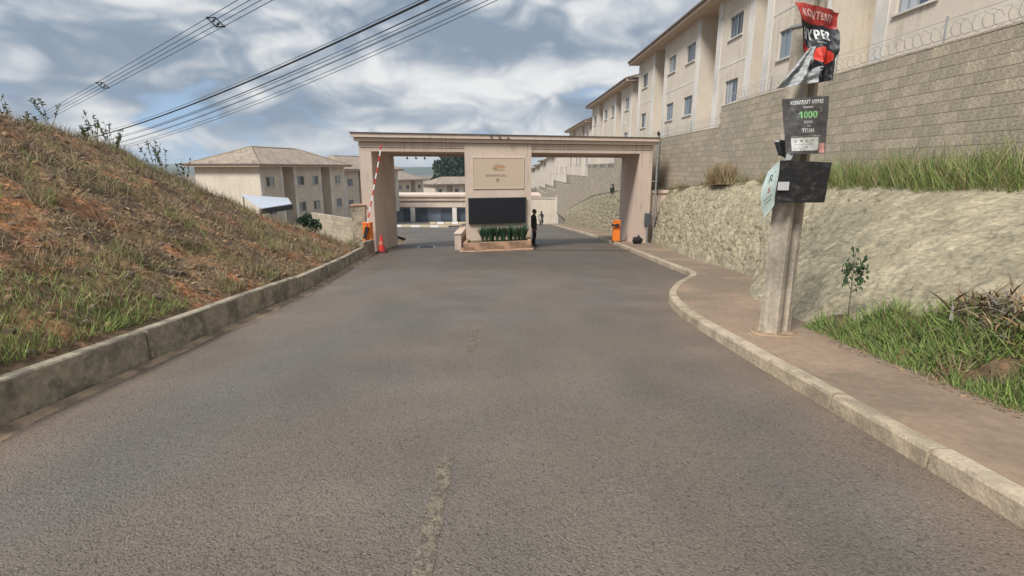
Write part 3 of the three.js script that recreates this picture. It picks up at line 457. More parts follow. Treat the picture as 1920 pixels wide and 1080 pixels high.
// ---------------------------------------------------------------- utility pole and the placards on it
const pole = thing('utility_pole', 'tall grey concrete utility pole on the pavement corner', 'pole');
{
  const prof2 = (w, d, f, t) => { const s = new THREE.Shape(); const a = w / 2, b = d / 2; s.moveTo(-a, -b); s.lineTo(a, -b); s.lineTo(a, -b + f); s.lineTo(t, -b + f + 0.03); s.lineTo(t, b - f - 0.03); s.lineTo(a, b - f); s.lineTo(a, b); s.lineTo(-a, b); s.lineTo(-a, b - f); s.lineTo(-t, b - f - 0.03); s.lineTo(-t, -b + f + 0.03); s.lineTo(-a, -b + f); return s; };
  const g = new THREE.ExtrudeGeometry(prof2(0.215, 0.27, 0.06, 0.036), { depth: 9.4, steps: 24, bevelEnabled: true, bevelSize: 0.008, bevelThickness: 0.008, bevelSegments: 1 }); g.rotateX(-Math.PI / 2); const p = g.attributes.position; for (let i = 0; i < p.count; i++) { const k = 1 - 0.035 * p.getY(i); p.setX(i, p.getX(i) * k); p.setZ(i, p.getZ(i) * k); } g.computeVertexNormals();
  const mt = S({ map: tex(1024, 2.4, true, (u, v) => { const a = pf(u, v, 5, 5, 260), b = pn(u * 60, v * 6, 60, 264), c = pf(u, v, 70, 2, 266), f = (0.8 + 0.28 * a) * (0.9 + 0.16 * b) * (0.9 + 0.2 * c); return [0.685 * f, 0.64 * f, 0.57 * f]; }), bumpMap: T.concBump, bumpScale: 0.008 });
  const m = mesh('shaft', muv(g), mt, pole); pole.position.copy(V(3.19, -0.42, 6.15)); m.rotation.y = -1.02;
  mesh('footing', new THREE.CylinderGeometry(0.25, 0.31, 0.05, 14).scale(1, 1, 0.8).translate(0, 0.075, 0), M.gutter, pole);
  for (const [y, l] of [[5.55, 1.5], [6.72, 1.9]]) { const c = rbox(l, 0.1, 0.09, 0.01); c.translate(0, y, 0.24); c.rotateY(-0.8); mesh('crossarm', c, M.conc, pole); }
  for (const y of [1.66, 2.2, 2.7, 3.5]) mesh('steel_band', merge([box(-0.112, 0.112, y, y + 0.02, -0.148, -0.142), box(-0.112, 0.112, y, y + 0.02, 0.142, 0.148), box(-0.118, -0.112, y, y + 0.02, -0.148, 0.148), box(0.112, 0.118, y, y + 0.02, -0.148, 0.148)]).rotateY(-1.02), M.steel, pole);
}
// a sheet through four corners (top left, top right, bottom right, bottom left) with folds; front carries the print, back the backing
function sheetGeo(c, fold, thick, back) {
  const n = 28, f = (u, v) => { const a = c[0].clone().lerp(c[1], u), b = c[3].clone().lerp(c[2], u), p = a.lerp(b, v); const q = fold(u, v); if (q.length) { p.z += q[0]; p.x += q[1] + (back ? thick : 0); } else p.z += q - (back ? thick : 0); return p; };
  const g = grid(n, n, (u, v) => f(u, v), null, (p, u, v) => [u, 1 - v]); return g;
}
function printed(w, h, fn) { const c = document.createElement('canvas'); c.width = w; c.height = h; const x = c.getContext('2d'); fn(x, w, h); for (let i = 0; i < 260; i++) { x.fillStyle = ['rgba(150,130,110,0.10)', 'rgba(210,205,195,0.10)', 'rgba(60,50,45,0.12)'][i % 3]; const a = rand() * w, b = rand() * h, l = w * rr(0.01, 0.09); x.beginPath(); x.ellipse(a, b, l, l * rr(0.12, 0.6), rand() * 3, 0, 7); x.fill(); } x.strokeStyle = 'rgba(205,200,190,0.22)'; for (let i = 0; i < 9; i++) { x.lineWidth = w * 0.004; x.beginPath(); x.moveTo(rand() * w, rand() * h); x.lineTo(rand() * w, rand() * h); x.stroke(); } const t = new THREE.CanvasTexture(c); t.colorSpace = THREE.SRGBColorSpace; return t; }
function placard(name, label, cat, corners, fold, map, rough = 0.5) {
  const g = thing(name, label, cat); mesh('printed_face', sheetGeo(corners, fold, 0, false), S({ map, roughness: rough, side: THREE.DoubleSide }), g); mesh('backing', sheetGeo(corners, fold, 0.006, true), S({ color: lin(0.03, 0.03, 0.032), roughness: 0.7, side: THREE.DoubleSide }), g); return g;
}
placard('hanging_banner', 'torn red and black banner with white lettering high on the utility pole', 'banner', [V(2.85, 3.24, 5.84), V(3.37, 3.165, 5.9), V(3.375, 2.50, 5.9), V(3.165, 2.49, 5.88)], (u, v) => 0.045 * Math.sin(u * 11 + v * 5) * (0.3 + v) + 0.04 * Math.sin(v * 9 + u * 4) + 0.03 * fbm(u * 3, v * 4, 3), printed(512, 640, (x, w, h) => {
  x.fillStyle = '#1e1f23'; x.fillRect(0, 0, w, h); x.fillStyle = '#a5302a'; x.fillRect(0, 0, w, 150); x.fillStyle = '#d9b9b2'; x.font = 'bold 84px sans-serif'; x.fillText('KONTEMT', 44, 104); x.fillStyle = '#dfe2e2'; x.font = 'bold 120px sans-serif'; x.fillText('HYPER', 40, 272); x.fillStyle = '#8e9296'; x.fillRect(210, 296, 150, 10);
  x.fillStyle = '#a52a22'; x.beginPath(); x.moveTo(0, 300); x.lineTo(210, 400); x.lineTo(120, 470); x.lineTo(0, 360); x.fill(); x.fillStyle = '#d6392a'; x.beginPath(); x.ellipse(270, 420, 190, 72, 0, 0, 7); x.fill(); x.fillStyle = '#e86a52'; x.fillRect(170, 410, 180, 8); x.fillStyle = '#c9cccd'; x.fillRect(110, 520, 110, 12); x.fillRect(110, 545, 80, 10); x.fillStyle = '#3b4147'; for (let i = 0; i < 9; i++) x.fillRect(40 + i * 52, 560 + (i % 3) * 18, 36, 26); }));
placard('plastic_sheet', 'loose grey plastic sheet hanging beside the banner on the pole', 'plastic sheet', [V(3.09, 2.83, 5.88), V(3.15, 2.83, 5.86), V(3.19, 2.48, 5.84), V(2.78, 2.42, 5.9)], (u, v) => (0.03 * Math.sin(u * 12 + 2 * v) + 0.05 * fbm(u * 3 + 7, v * 3, 4)) * (0.3 + v), printed(128, 128, (x) => { x.fillStyle = '#a3a6a6'; x.fillRect(0, 0, 128, 128); x.fillStyle = '#8f9496'; for (let i = 0; i < 9; i++) x.fillRect(0, 10 + i * 13, 128, 2 + (i % 3)); }), 0.6);
placard('advert_board', 'dark grey advert board with green 1000 on the utility pole', 'board', [V(2.84, 2.31, 5.86), V(3.36, 2.35, 5.9), V(3.40, 1.76, 5.88), V(2.94, 1.745, 5.86)], (u, v) => 0.03 * Math.sin(u * 3.1 + v) + 0.02 * v * Math.sin(u * 6) + 0.02 * fbm(u * 2 + 3, v * 2, 3), printed(512, 640, (x, w, h) => {
  x.fillStyle = '#4b4a49'; x.fillRect(0, 0, w, h); x.fillStyle = '#3d3c3c'; for (let i = 0; i < 60; i++) x.fillRect((i * 97) % w, (i * 61) % h, 30, 8); x.textAlign = 'center'; x.fillStyle = '#d8d8d6'; x.font = 'bold 62px sans-serif'; x.fillText('KONTEMT HYPER', 262, 74, 370); x.font = 'bold 26px sans-serif'; x.fillText('INTERNET', 270, 118); x.fillStyle = '#8fd486'; x.font = 'bold 104px sans-serif'; x.fillText('1000', 270, 230); x.fillStyle = '#c4c4c2'; x.font = 'bold 42px sans-serif'; x.fillText('MEGA', 270, 290); x.font = 'bold 28px sans-serif'; x.fillText('POR', 280, 330); x.font = 'bold 60px sans-serif'; x.fillText('TITAN', 270, 392);
  x.fillStyle = '#8c8b88'; x.fillRect(60, 430, 380, 8); x.fillStyle = '#cfd0cb'; x.fillRect(62, 450, 354, 150); x.fillStyle = '#7f8a80'; for (const [a, b, s] of [[110, 490, 22], [180, 488, 30], [250, 492, 22], [330, 485, 26], [250, 560, 26]]) x.fillRect(a - s / 2, b - s / 2, s, s); x.fillStyle = '#9a9c98'; x.fillRect(90, 525, 290, 6); x.fillRect(90, 575, 120, 6); x.fillStyle = '#c08a80'; x.fillRect(430, 520, 70, 110); }));
{ // black board turned edge-on to a mint placard folded round the pole
  const g = placard('black_board', 'blank black board strapped across the utility pole', 'board', [V(2.89, 1.685, 5.84), V(3.465, 1.665, 5.88), V(3.44, 1.235, 5.88), V(2.88, 1.235, 5.84)], (u, v) => 0.012 * Math.sin(u * 3), printed(64, 64, (x) => { x.fillStyle = '#18181b'; x.fillRect(0, 0, 64, 64); }), 0.55);
  mesh('white_tape', sheetGeo([V(2.875, 1.46, 5.815), V(3.0, 1.46, 5.82), V(3.0, 1.37, 5.82), V(2.875, 1.37, 5.815)], () => 0, 0, false), S({ color: lin(0.5, 0.5, 0.5), side: THREE.DoubleSide }), g); mesh('tab', sheetGeo([V(2.94, 1.755, 5.83), V(3.02, 1.755, 5.83), V(2.99, 1.69, 5.83), V(2.93, 1.69, 5.83)], () => 0, 0, false), S({ color: lin(0.4, 0.41, 0.42), side: THREE.DoubleSide }), g);
  placard('mint_placard', 'curled mint placard with dark letters wrapped on the utility pole side', 'placard', [V(2.90, 1.57, 6.12), V(2.895, 1.685, 5.87), V(2.93, 1.20, 5.93), V(2.90, 1.03, 6.08)], (u, v) => [0.03 * Math.sin(v * 5), -0.075 * Math.sin(Math.PI * Math.min(1, v * 1.1)) * (1 - 0.8 * u)], printed(256, 512, (x, w, h) => { x.fillStyle = '#c3d3cc'; x.fillRect(0, 0, w, h); x.fillStyle = '#3f5a58'; x.font = 'bold 120px sans-serif'; x.fillText('R', 90, 180); x.fillStyle = '#a8584e'; x.font = 'bold 90px sans-serif'; x.fillText('$', 110, 300); x.fillStyle = '#6d8681'; x.fillRect(50, 340, 150, 14); x.fillRect(60, 380, 120, 14); }));
  placard('black_flyer', 'crumpled black flyer peeking out beside the advert board', 'flyer', [V(2.83, 1.90, 5.92), V(2.97, 1.90, 5.90), V(3.0, 1.70, 5.9), V(2.90, 1.74, 5.92)], (u, v) => 0.015 * Math.sin(u * 6), printed(64, 64, (x) => { x.fillStyle = '#1b1c1f'; x.fillRect(0, 0, 64, 64); x.fillStyle = '#b9bcbd'; x.fillRect(0, 0, 22, 8); }));
}
// ---------------------------------------------------------------- overhead lines
{
  const line = (S0, E0, sag, r, label, cat, grp) => { const pts = []; for (let i = 0; i <= 40; i++) { const t = i / 40; pts.push(S0.clone().lerp(E0, t).setY(mix(S0.y, E0.y, t) - 4 * sag * t * (1 - t))); } return tag(mesh(cat === 'power line' ? 'power_line' : 'telecom_cable', tube(pts, r, 90, 5), M.cable), label, cat, grp); };
  const A0 = V(3.2, 5.17, 6.15), A1 = V(-46.2, 4.2, 46.6);
  const P = (v, x, y, d) => v.clone().add(V(x, y, d));
  line(A0, A1, 1.89, 0.021, 'thick black telecom cable, the heaviest of the bundle over the road', 'telecom cable');
  for (const [x, y, s, e] of [[0.05, 0.06, 1.86, 0.1], [0.32, -0.08, 2.0, -0.1], [0.8, -0.02, 2.2, -0.5], [0.1, -0.10, 1.98, -0.15], [0.25, 0.02, 2.05, -0.2], [0.45, 0.0, 2.12, -0.3], [0.62, -0.05, 2.16, -0.45], [0.2, -0.14, 2.12, -0.3]]) line(P(A0, x, y, 0), P(A1, x, e, 0), s, 0.006, 'thin black cable slung beside the thick telecom cable', 'telecom cable', 'thin telecom cables over the road');
  const B0 = V(3.2, 6.29, 6.15), B1 = V(-46.4, 3.1, 47.3), offs = [[-0.16, 0.06], [-0.04, 0.0], [0.05, -0.06], [0.16, -0.1]];
  for (const [x, y] of offs) line(P(B0, x, y, x * 0.6), P(B1, x, y, x * 0.6), 0.15 + 0.1 * Math.abs(x), 0.009, 'black power line held apart by spacers, above the telecom cables', 'power line', 'power lines above the telecom cables');
  for (const t of [0.225, 0.395]) { const s = thing('line_spacer', 'black diamond spacer clamping the power lines together', 'spacer', 'spacers on the power lines'), pt = ([x, y]) => { const a = P(B0, x, y, x * 0.6), b = P(B1, x, y, x * 0.6); return a.lerp(b, t).setY(mix(B0.y + y, B1.y + y, t) - 4 * (0.15 + 0.1 * Math.abs(x)) * t * (1 - t)); }, q = offs.map(pt), mid = q[1].clone().lerp(q[2], 0.5), up = mid.clone().setY(mid.y + 0.12), dn = mid.clone().setY(mid.y - 0.12);
    for (const [a, b] of [[q[0], up], [up, q[3]], [q[3], dn], [dn, q[0]], [q[1], up], [q[2], dn]]) mesh('arm', bar(a, b, 0.016, 6), M.dark, s); for (const a of q) mesh('clamp', new THREE.SphereGeometry(0.036, 8, 6).translate(a.x, a.y, a.z), M.dark, s); }
  const fp = thing('far_utility_pole', 'distant concrete pole carrying the far end of the lines', 'pole'); mesh('shaft', bar(V(-46.4, -5.2, 47.1), V(-46.4, 5.0, 47.1), 0.2, 10, 0.12), M.conc, fp); for (const y of [3.1, 4.15]) mesh('crossarm', bar(V(-47.1, y, 46.5), V(-45.7, y, 47.7), 0.06, 6), M.conc, fp);
}

// ---------------------------------------------------------------- vegetation
const bladeGeo = (() => { const P = [], pt = (t, m) => [m * 0.5 * (1 - 0.85 * t * t), t, 0.35 * t * t]; for (let s = 0; s < 3; s++) { const a = s / 3, b = (s + 1) / 3; P.push(...pt(a, -1), ...pt(a, 1), ...pt(b, 1), ...pt(a, -1), ...pt(b, 1), ...pt(b, -1)); } const g = new THREE.BufferGeometry(); g.setAttribute('position', new THREE.Float32BufferAttribute(P, 3)); g.computeVertexNormals(); return g; })();
const grassM = S({ color: 0xffffff, roughness: 0.85, side: THREE.DoubleSide });
// blades from a list of [x, y, d, height, width, lean, colour]
function blades(name, list, geo = bladeGeo, mat = grassM, flat = false) {
  const im = new THREE.InstancedMesh(geo, mat, list.length), o = new THREE.Object3D(), c = new THREE.Color();
  list.forEach(([x, y, d, h, w, lean, col], i) => { o.position.set(x, y, -d); o.rotation.set(flat ? rr(-0.6, 0.6) : lean * rr(-1, 1), rand() * 6.283, flat ? rr(-0.5, 0.5) : lean * rr(-1, 1), 'YXZ'); o.scale.set(w, h, flat ? h : h); o.updateMatrix(); im.setMatrixAt(i, o.matrix); const k = rr(0.72, 1.25); im.setColorAt(i, c.setRGB(col[0] * k, col[1] * k, col[2] * k)); });
  im.name = numbered(name); im.userData.kind = 'stuff'; scene.add(im); return im;
}
const GREEN = [0.105, 0.175, 0.042], LIME = [0.21, 0.285, 0.07], OLIVE = [0.195, 0.175, 0.08], STRAW = [0.37, 0.29, 0.165], BROWN = [0.19, 0.14, 0.09], RUST = [0.31, 0.18, 0.09], GREY = [0.19, 0.165, 0.15];
const pick = (l) => l[Math.floor(rand() * l.length)];
{
  // mound: cut dry weeds, tufts of green, litter
  const L = [], F = [];
  for (let i = 0; i < 190000; i++) {
    const d = 1.5 + 22 * Math.pow(rand(), 0.85), s = 0.12 + 17 * Math.pow(rand(), 1.5), x = LX(d) - 0.12 - s, dc = lerpTable(crestT, x); if (d > dc + 2.2) continue;
    const nearGreen = ss(1.7, 0.4, s) * ss(7.4, 5.2, d), tuft = ss(0.16, 0.6, fbm(x * 0.5 + 11, d * 0.5, 3)), bare = ss(0.05, 0.45, fbm(x * 0.45 + 3, d * 0.45, 4) + (d > 15 && x > -6.6 ? 0.5 : 0));
    const top = ss(-2.5, 0.3, d - dc), r = rand(); if (bare > rand() * 1.25) continue;
    const y = moundY(x, d) - 0.01;
    if (nearGreen > rand() * (0.75 + 0.4 * fbm(x * 1.1, d * 1.1, 2))) L.push([x, y, d, rr(0.05, 0.18), rr(0.005, 0.010), 0.6, pick([LIME, [0.24, 0.27, 0.08], LIME, OLIVE])]);
    else if (tuft > r) L.push([x, y, d, rr(0.06, 0.22), rr(0.005, 0.010), 0.7, pick([OLIVE, OLIVE, STRAW, LIME, OLIVE])]);
    else if (top > rand() * 1.6) L.push([x, y, d, rr(0.08, 0.30), rr(0.006, 0.012), 0.6, pick([OLIVE, STRAW, BROWN, OLIVE])]);
    else if (r < 0.6) L.push([x, y, d, rr(0.03, 0.12), rr(0.005, 0.010), 1.1, pick([STRAW, BROWN, RUST, RUST, OLIVE, STRAW])]);
    else F.push([x, y + 0.01, d, rr(0.03, 0.10), rr(0.010, 0.025), 1.4, pick([STRAW, BROWN, RUST, RUST, BROWN])]);
  }
  for (let i = 0; i < 620; i++) {
    const d0 = 2 + 20 * Math.pow(rand(), 0.8), s0 = 0.3 + 14 * Math.pow(rand(), 1.4), x0 = LX(d0) - 0.12 - s0; if (d0 > lerpTable(crestT, x0) + 1 || (d0 > 15 && x0 > -6.4 && rand() < 0.7)) continue;
    const r0 = rr(0.06, 0.28), hh = rr(0.10, 0.34), pal = pick([[OLIVE, LIME, STRAW], [OLIVE, STRAW, STRAW], [STRAW, BROWN, OLIVE], [STRAW, BROWN, RUST], [BROWN, STRAW, GREY]]);
    for (let k = 0; k < 55; k++) { const a = rand() * 6.28, q = r0 * Math.sqrt(rand()), x = x0 + q * Math.cos(a), d = d0 + q * Math.sin(a); if (x > LX(d) - 0.15) continue; L.push([x, moundY(x, d) - 0.02, d, hh * rr(0.5, 1.1), rr(0.005, 0.010), 0.65, pick(pal)]); }
  }
  const clod = new THREE.IcosahedronGeometry(1, 1); { const p = clod.attributes.position; for (let i = 0; i < p.count; i++) { const v = new THREE.Vector3().fromBufferAttribute(p, i), n = 1 + 0.35 * n3(v.x * 1.7, v.y * 1.7, v.z * 1.7); p.setXYZ(i, v.x * n, v.y * n * 0.7, v.z * n); } clod.computeVertexNormals(); }
  const Cl = []; for (let i = 0; i < 5200; i++) { const d = 2 + 20 * Math.pow(rand(), 0.85), s = 0.1 + 14 * Math.pow(rand(), 1.4), x = LX(d) - 0.14 - s; if (d > lerpTable(crestT, x) + 1) continue; const r = 0.012 + 0.05 * Math.pow(rand(), 3); Cl.push([x, moundY(x, d), d, r, r * rr(0.8, 1.4), 0.6, pick([[0.22, 0.14, 0.09], [0.26, 0.16, 0.09], [0.19, 0.14, 0.10], [0.15, 0.115, 0.09]])]); }
  blades('soil_clods', Cl, clod, S({ color: 0xffffff, roughness: 1 }));
  blades('mound_grass', L); const flatLeaf = bladeGeo.clone().rotateX(1.35); blades('dry_litter', F, flatLeaf, grassM, true);
  // weeds standing against the sky on the crest
  for (let i = 0; i < 16; i++) { const x = -8.6 - 6.5 * rand(), d = lerpTable(crestT, x) - 0.5 + rr(-0.8, 0.8), p = thing('tall_weed', 'thin dry weed standing on the crest of the mound', 'weed', 'weeds on the crest of the mound'), h = rr(0.35, 0.8), st = [], lf = []; p.position.copy(V(x, moundY(x, d), d));
    for (let k = 0; k < 4; k++) { const a = rand() * 6.28, t = new THREE.Vector3(Math.cos(a) * h * rr(0.1, 0.45), h * rr(0.7, 1), Math.sin(a) * h * rr(0.1, 0.45)); st.push(bar(new THREE.Vector3(), t, 0.006, 4, 0.003)); for (let q = 0; q < 14; q++) { const g = bladeGeo.clone(); g.scale(0.03, rr(0.05, 0.1), 0.05); g.rotateZ(rr(-1.6, 1.6)); g.rotateY(rand() * 6.28); const v = t.clone().multiplyScalar(rr(0.35, 1.02)); g.translate(v.x, v.y, v.z); lf.push(g); } }
    mesh('stalks', merge(st), S({ color: lin(0.10, 0.08, 0.05) }), p); mesh('leaves', mergeGeometries(lf.map(g => g)), S({ color: lin(0.075, 0.09, 0.035), side: THREE.DoubleSide }), p); }
  // tall grass on the ledge under the terrace wall
  const K = []; for (let i = 0; i < 15000; i++) { const a = 6.5 + 7.6 * rand(), q = ss(14, 12.4, a + 0.5 * n2(a * 2, 2)), b = rr(7.25, 8.02), p = street(a, b, 0), d = -p.z, t = (p.x - FX(d)) / (wallX(d, 8.05) - FX(d)); if (t < 0.8) continue; K.push([p.x, TY(d) - 0.1 - (1 - t) * 1.6, d, rr(0.25, 1.1) * Math.pow(rr(0.5, 1.05), 1.2) * (0.45 + 0.55 * q) * (0.72 + 0.5 * fbm(a * 1.6, b * 2, 3)), rr(0.007, 0.016), 0.5, pick([[0.24, 0.28, 0.08], LIME, GREEN, OLIVE, STRAW, [0.22, 0.27, 0.07]])]); }
  blades('ledge_grass', K);
  const D = []; for (let i = 0; i < 1700; i++) { const a = 18.9 + 1.15 * (rand() + rand() - 1) * 0.9, p = street(a, rr(7.6, 8.0), 0), d = -p.z; D.push([p.x, TY(d) - 0.15, d, rr(0.3, 0.85), rr(0.008, 0.016), 0.55, pick([STRAW, BROWN, STRAW, OLIVE, RUST])]); }
  blades('dry_grass_clump', D);
  const D2 = []; for (let i = 0; i < 5200; i++) { const a = rr(13.5, 31), p = street(a, rr(7.75, 8.03), 0), d = -p.z; if (n2(a * 0.7, 3) < -0.25) continue; D2.push([p.x, TY(d) - 0.08, d, rr(0.08, 0.3), rr(0.008, 0.014), 0.7, pick([OLIVE, STRAW, BROWN, GREEN])]); }
  blades('ledge_weeds', D2);
  // verge behind the pole: earth heap, green weeds, dead brush
  const vergeH = (x, d) => { const u = (x - 4.7) / 1.5, v = (d - 4.9) / 1.9; return 0.50 * Math.exp(-(u * u + v * v)) + 0.05 * fbm(x * 3, d * 3, 3); };
  const bankY = (x, d) => { const x0 = FX(d), x1 = wallX(d, 8.05), t = clamp((x - x0) / (x1 - x0)); return mix(roadY(d) - 0.05, TY(d), Math.pow(t, 0.85)) + 0.17 * Math.sin(Math.PI * t); };
  const vy = (x, d) => { const u = (x - FX(d) + 0.02) / 2.6, lim = mix(0.2, 0.42, ss(6.2, 4.4, d)), e = ss(0, 0.16, u) * ss(lim + 0.1, lim - 0.12, u + 0.05 * n2(d * 1.3, 3)) * ss(1.5, 2.6, d) * ss(7.4, 6.2, d); return Math.max(roadY(d) + 0.10, bankY(x, d) - 0.10) + (0.14 + 0.16 * vergeH(x, d) + 0.05 * fbm(x * 3, d * 3, 2)) * e; };
  structure('verge_earth', grid(40, 60, (u, v) => { const d = 1.5 + 6.6 * v, x = FX(d) - 0.02 + 2.6 * u; return V(x, vy(x, d), d); }, () => [0.85, 0.82, 0.78]), M.soil);
  const Q = []; for (let i = 0; i < 30000; i++) { const d = 2.2 + 4.3 * rand(), s = 0.03 + 1.6 * Math.pow(rand(), 1.3), x = FX(d) + s, n = fbm(x * 0.9, d * 0.9 + 4, 3); if (n < -0.45 || s > (0.3 + 0.6 * ss(6.4, 4.4, d)) * (1 + 0.5 * n2(d * 1.7, 8)) || (d < 3.4 && s < 0.2)) continue; const dead = ss(0.15, 0.5, fbm(x * 0.8 + 9, d * 0.8, 3) + 0.5 * ss(5.0, 4.0, d) * ss(0.6, 1.2, s) - 0.1); Q.push([x, vy(x, d) - 0.02, d, rr(0.06, 0.24) * (1.2 - 0.4 * dead) * mix(0.5, 1, ss(0, 0.4, s)), rr(0.007, 0.014), 0.7, rand() < dead ? pick([STRAW, BROWN, RUST, BROWN]) : pick([GREEN, LIME, LIME, OLIVE])]); }
  blades('verge_grass', Q);
  const bl = bladeGeo.clone().rotateX(0.9), W = []; for (let i = 0; i < 900; i++) { const d = rr(3.2, 5.0), s = rr(0.5, 1.0), x = FX(d) + s; W.push([x, vy(x, d) + rr(0, 0.22), d, rr(0.08, 0.3), rr(0.012, 0.03), 1.2, pick([BROWN, STRAW, RUST, BROWN, GREY])]); }
  blades('dead_brush', W, bl, grassM, true);
  const E = []; for (let i = 0; i < 1600; i++) { const d = rr(2.2, 6.0), x = FX(d) + rr(-0.10, 0.4); E.push([x, Math.max(roadY(d) + 0.15, vy(x, d) - 0.02), d, rr(0.02, 0.045), rr(0.01, 0.02), 1.4, pick([BROWN, BROWN, RUST])]); }
  blades('leaf_litter', E, bladeGeo.clone().rotateX(1.4), grassM, true);
}
// broadleaf foliage: leaf = folded diamond
function leafCloud(n, f, size, cols, seed) {
  const r = mulberry(seed), sets = cols.map(() => []); const lg = new THREE.BufferGeometry(); lg.setAttribute('position', new THREE.Float32BufferAttribute([0, 0, 0, 0.35, 0.45, 0.12, 0, 1, 0.05, 0, 0, 0, 0, 1, 0.05, -0.35, 0.45, 0.12], 3)); lg.computeVertexNormals();
  const out = cols.map(() => []), m = new THREE.Matrix4(), e = new THREE.Euler(), q = new THREE.Quaternion(), base = lg.attributes.position, v = new THREE.Vector3();
  for (let i = 0; i < n; i++) { const p = f(r); if (!p) continue; const s = size * (0.6 + 0.8 * r()); e.set(r() * 6.28, r() * 6.28, r() * 6.28); m.compose(p, q.setFromEuler(e), new THREE.Vector3(s, s, s)); const k = Math.floor(r() * cols.length); for (let j = 0; j < 6; j++) { v.fromBufferAttribute(base, j).applyMatrix4(m); out[k].push(v.x, v.y, v.z); } }
  return out.map(P => { const g = new THREE.BufferGeometry(); g.setAttribute('position', new THREE.Float32BufferAttribute(P, 3)); g.computeVertexNormals(); return g; });
}
const leafMats = (cols) => cols.map(c => new THREE.MeshPhysicalMaterial({ color: lin(...c), roughness: 0.8, side: THREE.DoubleSide }));
{ // sapling on the verge
  const s = thing('sapling', 'young sapling with small dark leaves on the grassy verge', 'sapling'); s.position.copy(V(3.90, -0.22, 5.9)); const st = []; const top = new THREE.Vector3(-0.03, 0.80, 0); st.push(bar(new THREE.Vector3(0, -0.1, 0), top, 0.010, 6, 0.004)); const tips = [top];
  for (const [y, x, z, h] of [[0.40, -0.14, 0.03, 0.22], [0.46, 0.12, -0.02, 0.2], [0.55, -0.09, -0.05, 0.15], [0.6, 0.08, 0.05, 0.14], [0.38, 0.05, 0.1, 0.18]]) { const t = new THREE.Vector3(x, y + h * 0.6, z); st.push(bar(new THREE.Vector3(-0.01, y, 0), t, 0.005, 5, 0.003)); tips.push(t); }
  s.scale.set(0.72, 1.12, 0.72); mesh('stem', merge(st), S({ color: lin(0.10, 0.075, 0.05) }), s); const cols = [[0.02, 0.05, 0.018], [0.035, 0.08, 0.025], [0.05, 0.10, 0.03]], lm = leafMats(cols);
  leafCloud(170, (r) => { const t = tips[Math.floor(r() * tips.length)], k = 0.35 + 0.65 * r(); const b = t === top ? new THREE.Vector3(-0.03 * k, 0.4 + 0.42 * k, 0) : t.clone(); return b.add(new THREE.Vector3((r() - 0.5) * 0.13, (r() - 0.5) * 0.16, (r() - 0.5) * 0.13)); }, 0.055, cols, 5).forEach((g, i) => mesh('leaves', g, lm[i], s));
}
function bush(name, label, cat, x, y, d, rx, ry, n, size, cols, seed, trunk = 0) {
  const b = thing(name, label, cat); b.position.copy(V(x, y, d)); const lm = leafMats(cols), c0 = trunk ? trunk : ry * 0.9;
  const lobes = []; const r0 = mulberry(seed); for (let i = 0; i < 11; i++) lobes.push([(r0() - 0.5) * 1.5 * rx, c0 + (r0() - 0.4) * 1.4 * ry, (r0() - 0.5) * 1.5 * rx, rx * (0.28 + 0.3 * r0())]);
  const st = [bar(new THREE.Vector3(0, -0.3, 0), new THREE.Vector3(0.02, c0, 0), rx * 0.09, 7, rx * 0.05)]; for (const l of lobes) st.push(bar(new THREE.Vector3(0, c0 * 0.55, 0), new THREE.Vector3(l[0], l[1], l[2]), rx * 0.04, 5, rx * 0.012)); mesh('trunk', merge(st), S({ color: lin(0.09, 0.065, 0.045) }), b);
  leafCloud(n, (r) => { const l = lobes[Math.floor(r() * lobes.length)], a = r() * 6.283, z = r() * 2 - 1, q = Math.sqrt(1 - z * z), k = l[3] * Math.pow(0.25 + 0.75 * r(), 0.5); return new THREE.Vector3(l[0] + k * q * Math.cos(a), l[1] + k * z * 0.85, l[2] + k * q * Math.sin(a)); }, size, cols, seed + 1).forEach((g, i) => mesh('crown', g, lm[i], b));
}
const DK = [[0.012, 0.032, 0.016], [0.02, 0.048, 0.022], [0.032, 0.066, 0.028]];
bush('shrub', 'small dark green shrub at the end of the mound', 'shrub', -8.1, -0.95, 21.2, 0.42, 0.4, 900, 0.11, DK, 41);
bush('broadleaf_tree', 'large dark tree behind the far tiled houses', 'tree', -16.5, -8.6, 152, 6.5, 4.2, 9000, 0.9, DK, 43, 8.6);
bush('broadleaf_tree', 'second dark tree, half hidden by the guard block', 'tree', -11.5, -8.6, 158, 5.5, 3.6, 6000, 0.9, DK, 47, 7.4);
for (const [x, d, r, s, l] of [[-44, 170, 6, 51, 'round tree on the plain beyond the house with the hip roof'], [-62, 190, 7, 53, 'broad tree on the plain, farthest from the gate'], [-70, 150, 5, 57, 'tree on the plain behind the crest of the mound'], [-27, 210, 6, 59, 'small tree on the plain behind the far tiled houses']]) bush('plain_tree', l, 'tree', x, -9.3, d, r, r * 0.6, 3000, 0.9, DK, s, r * 0.75);
bush('slope_shrub', 'small dark shrub rooted at the top of the plastered slope past the gate', 'shrub', 7.55, -0.15, 38.5, 0.5, 0.45, 700, 0.14, DK, 61);

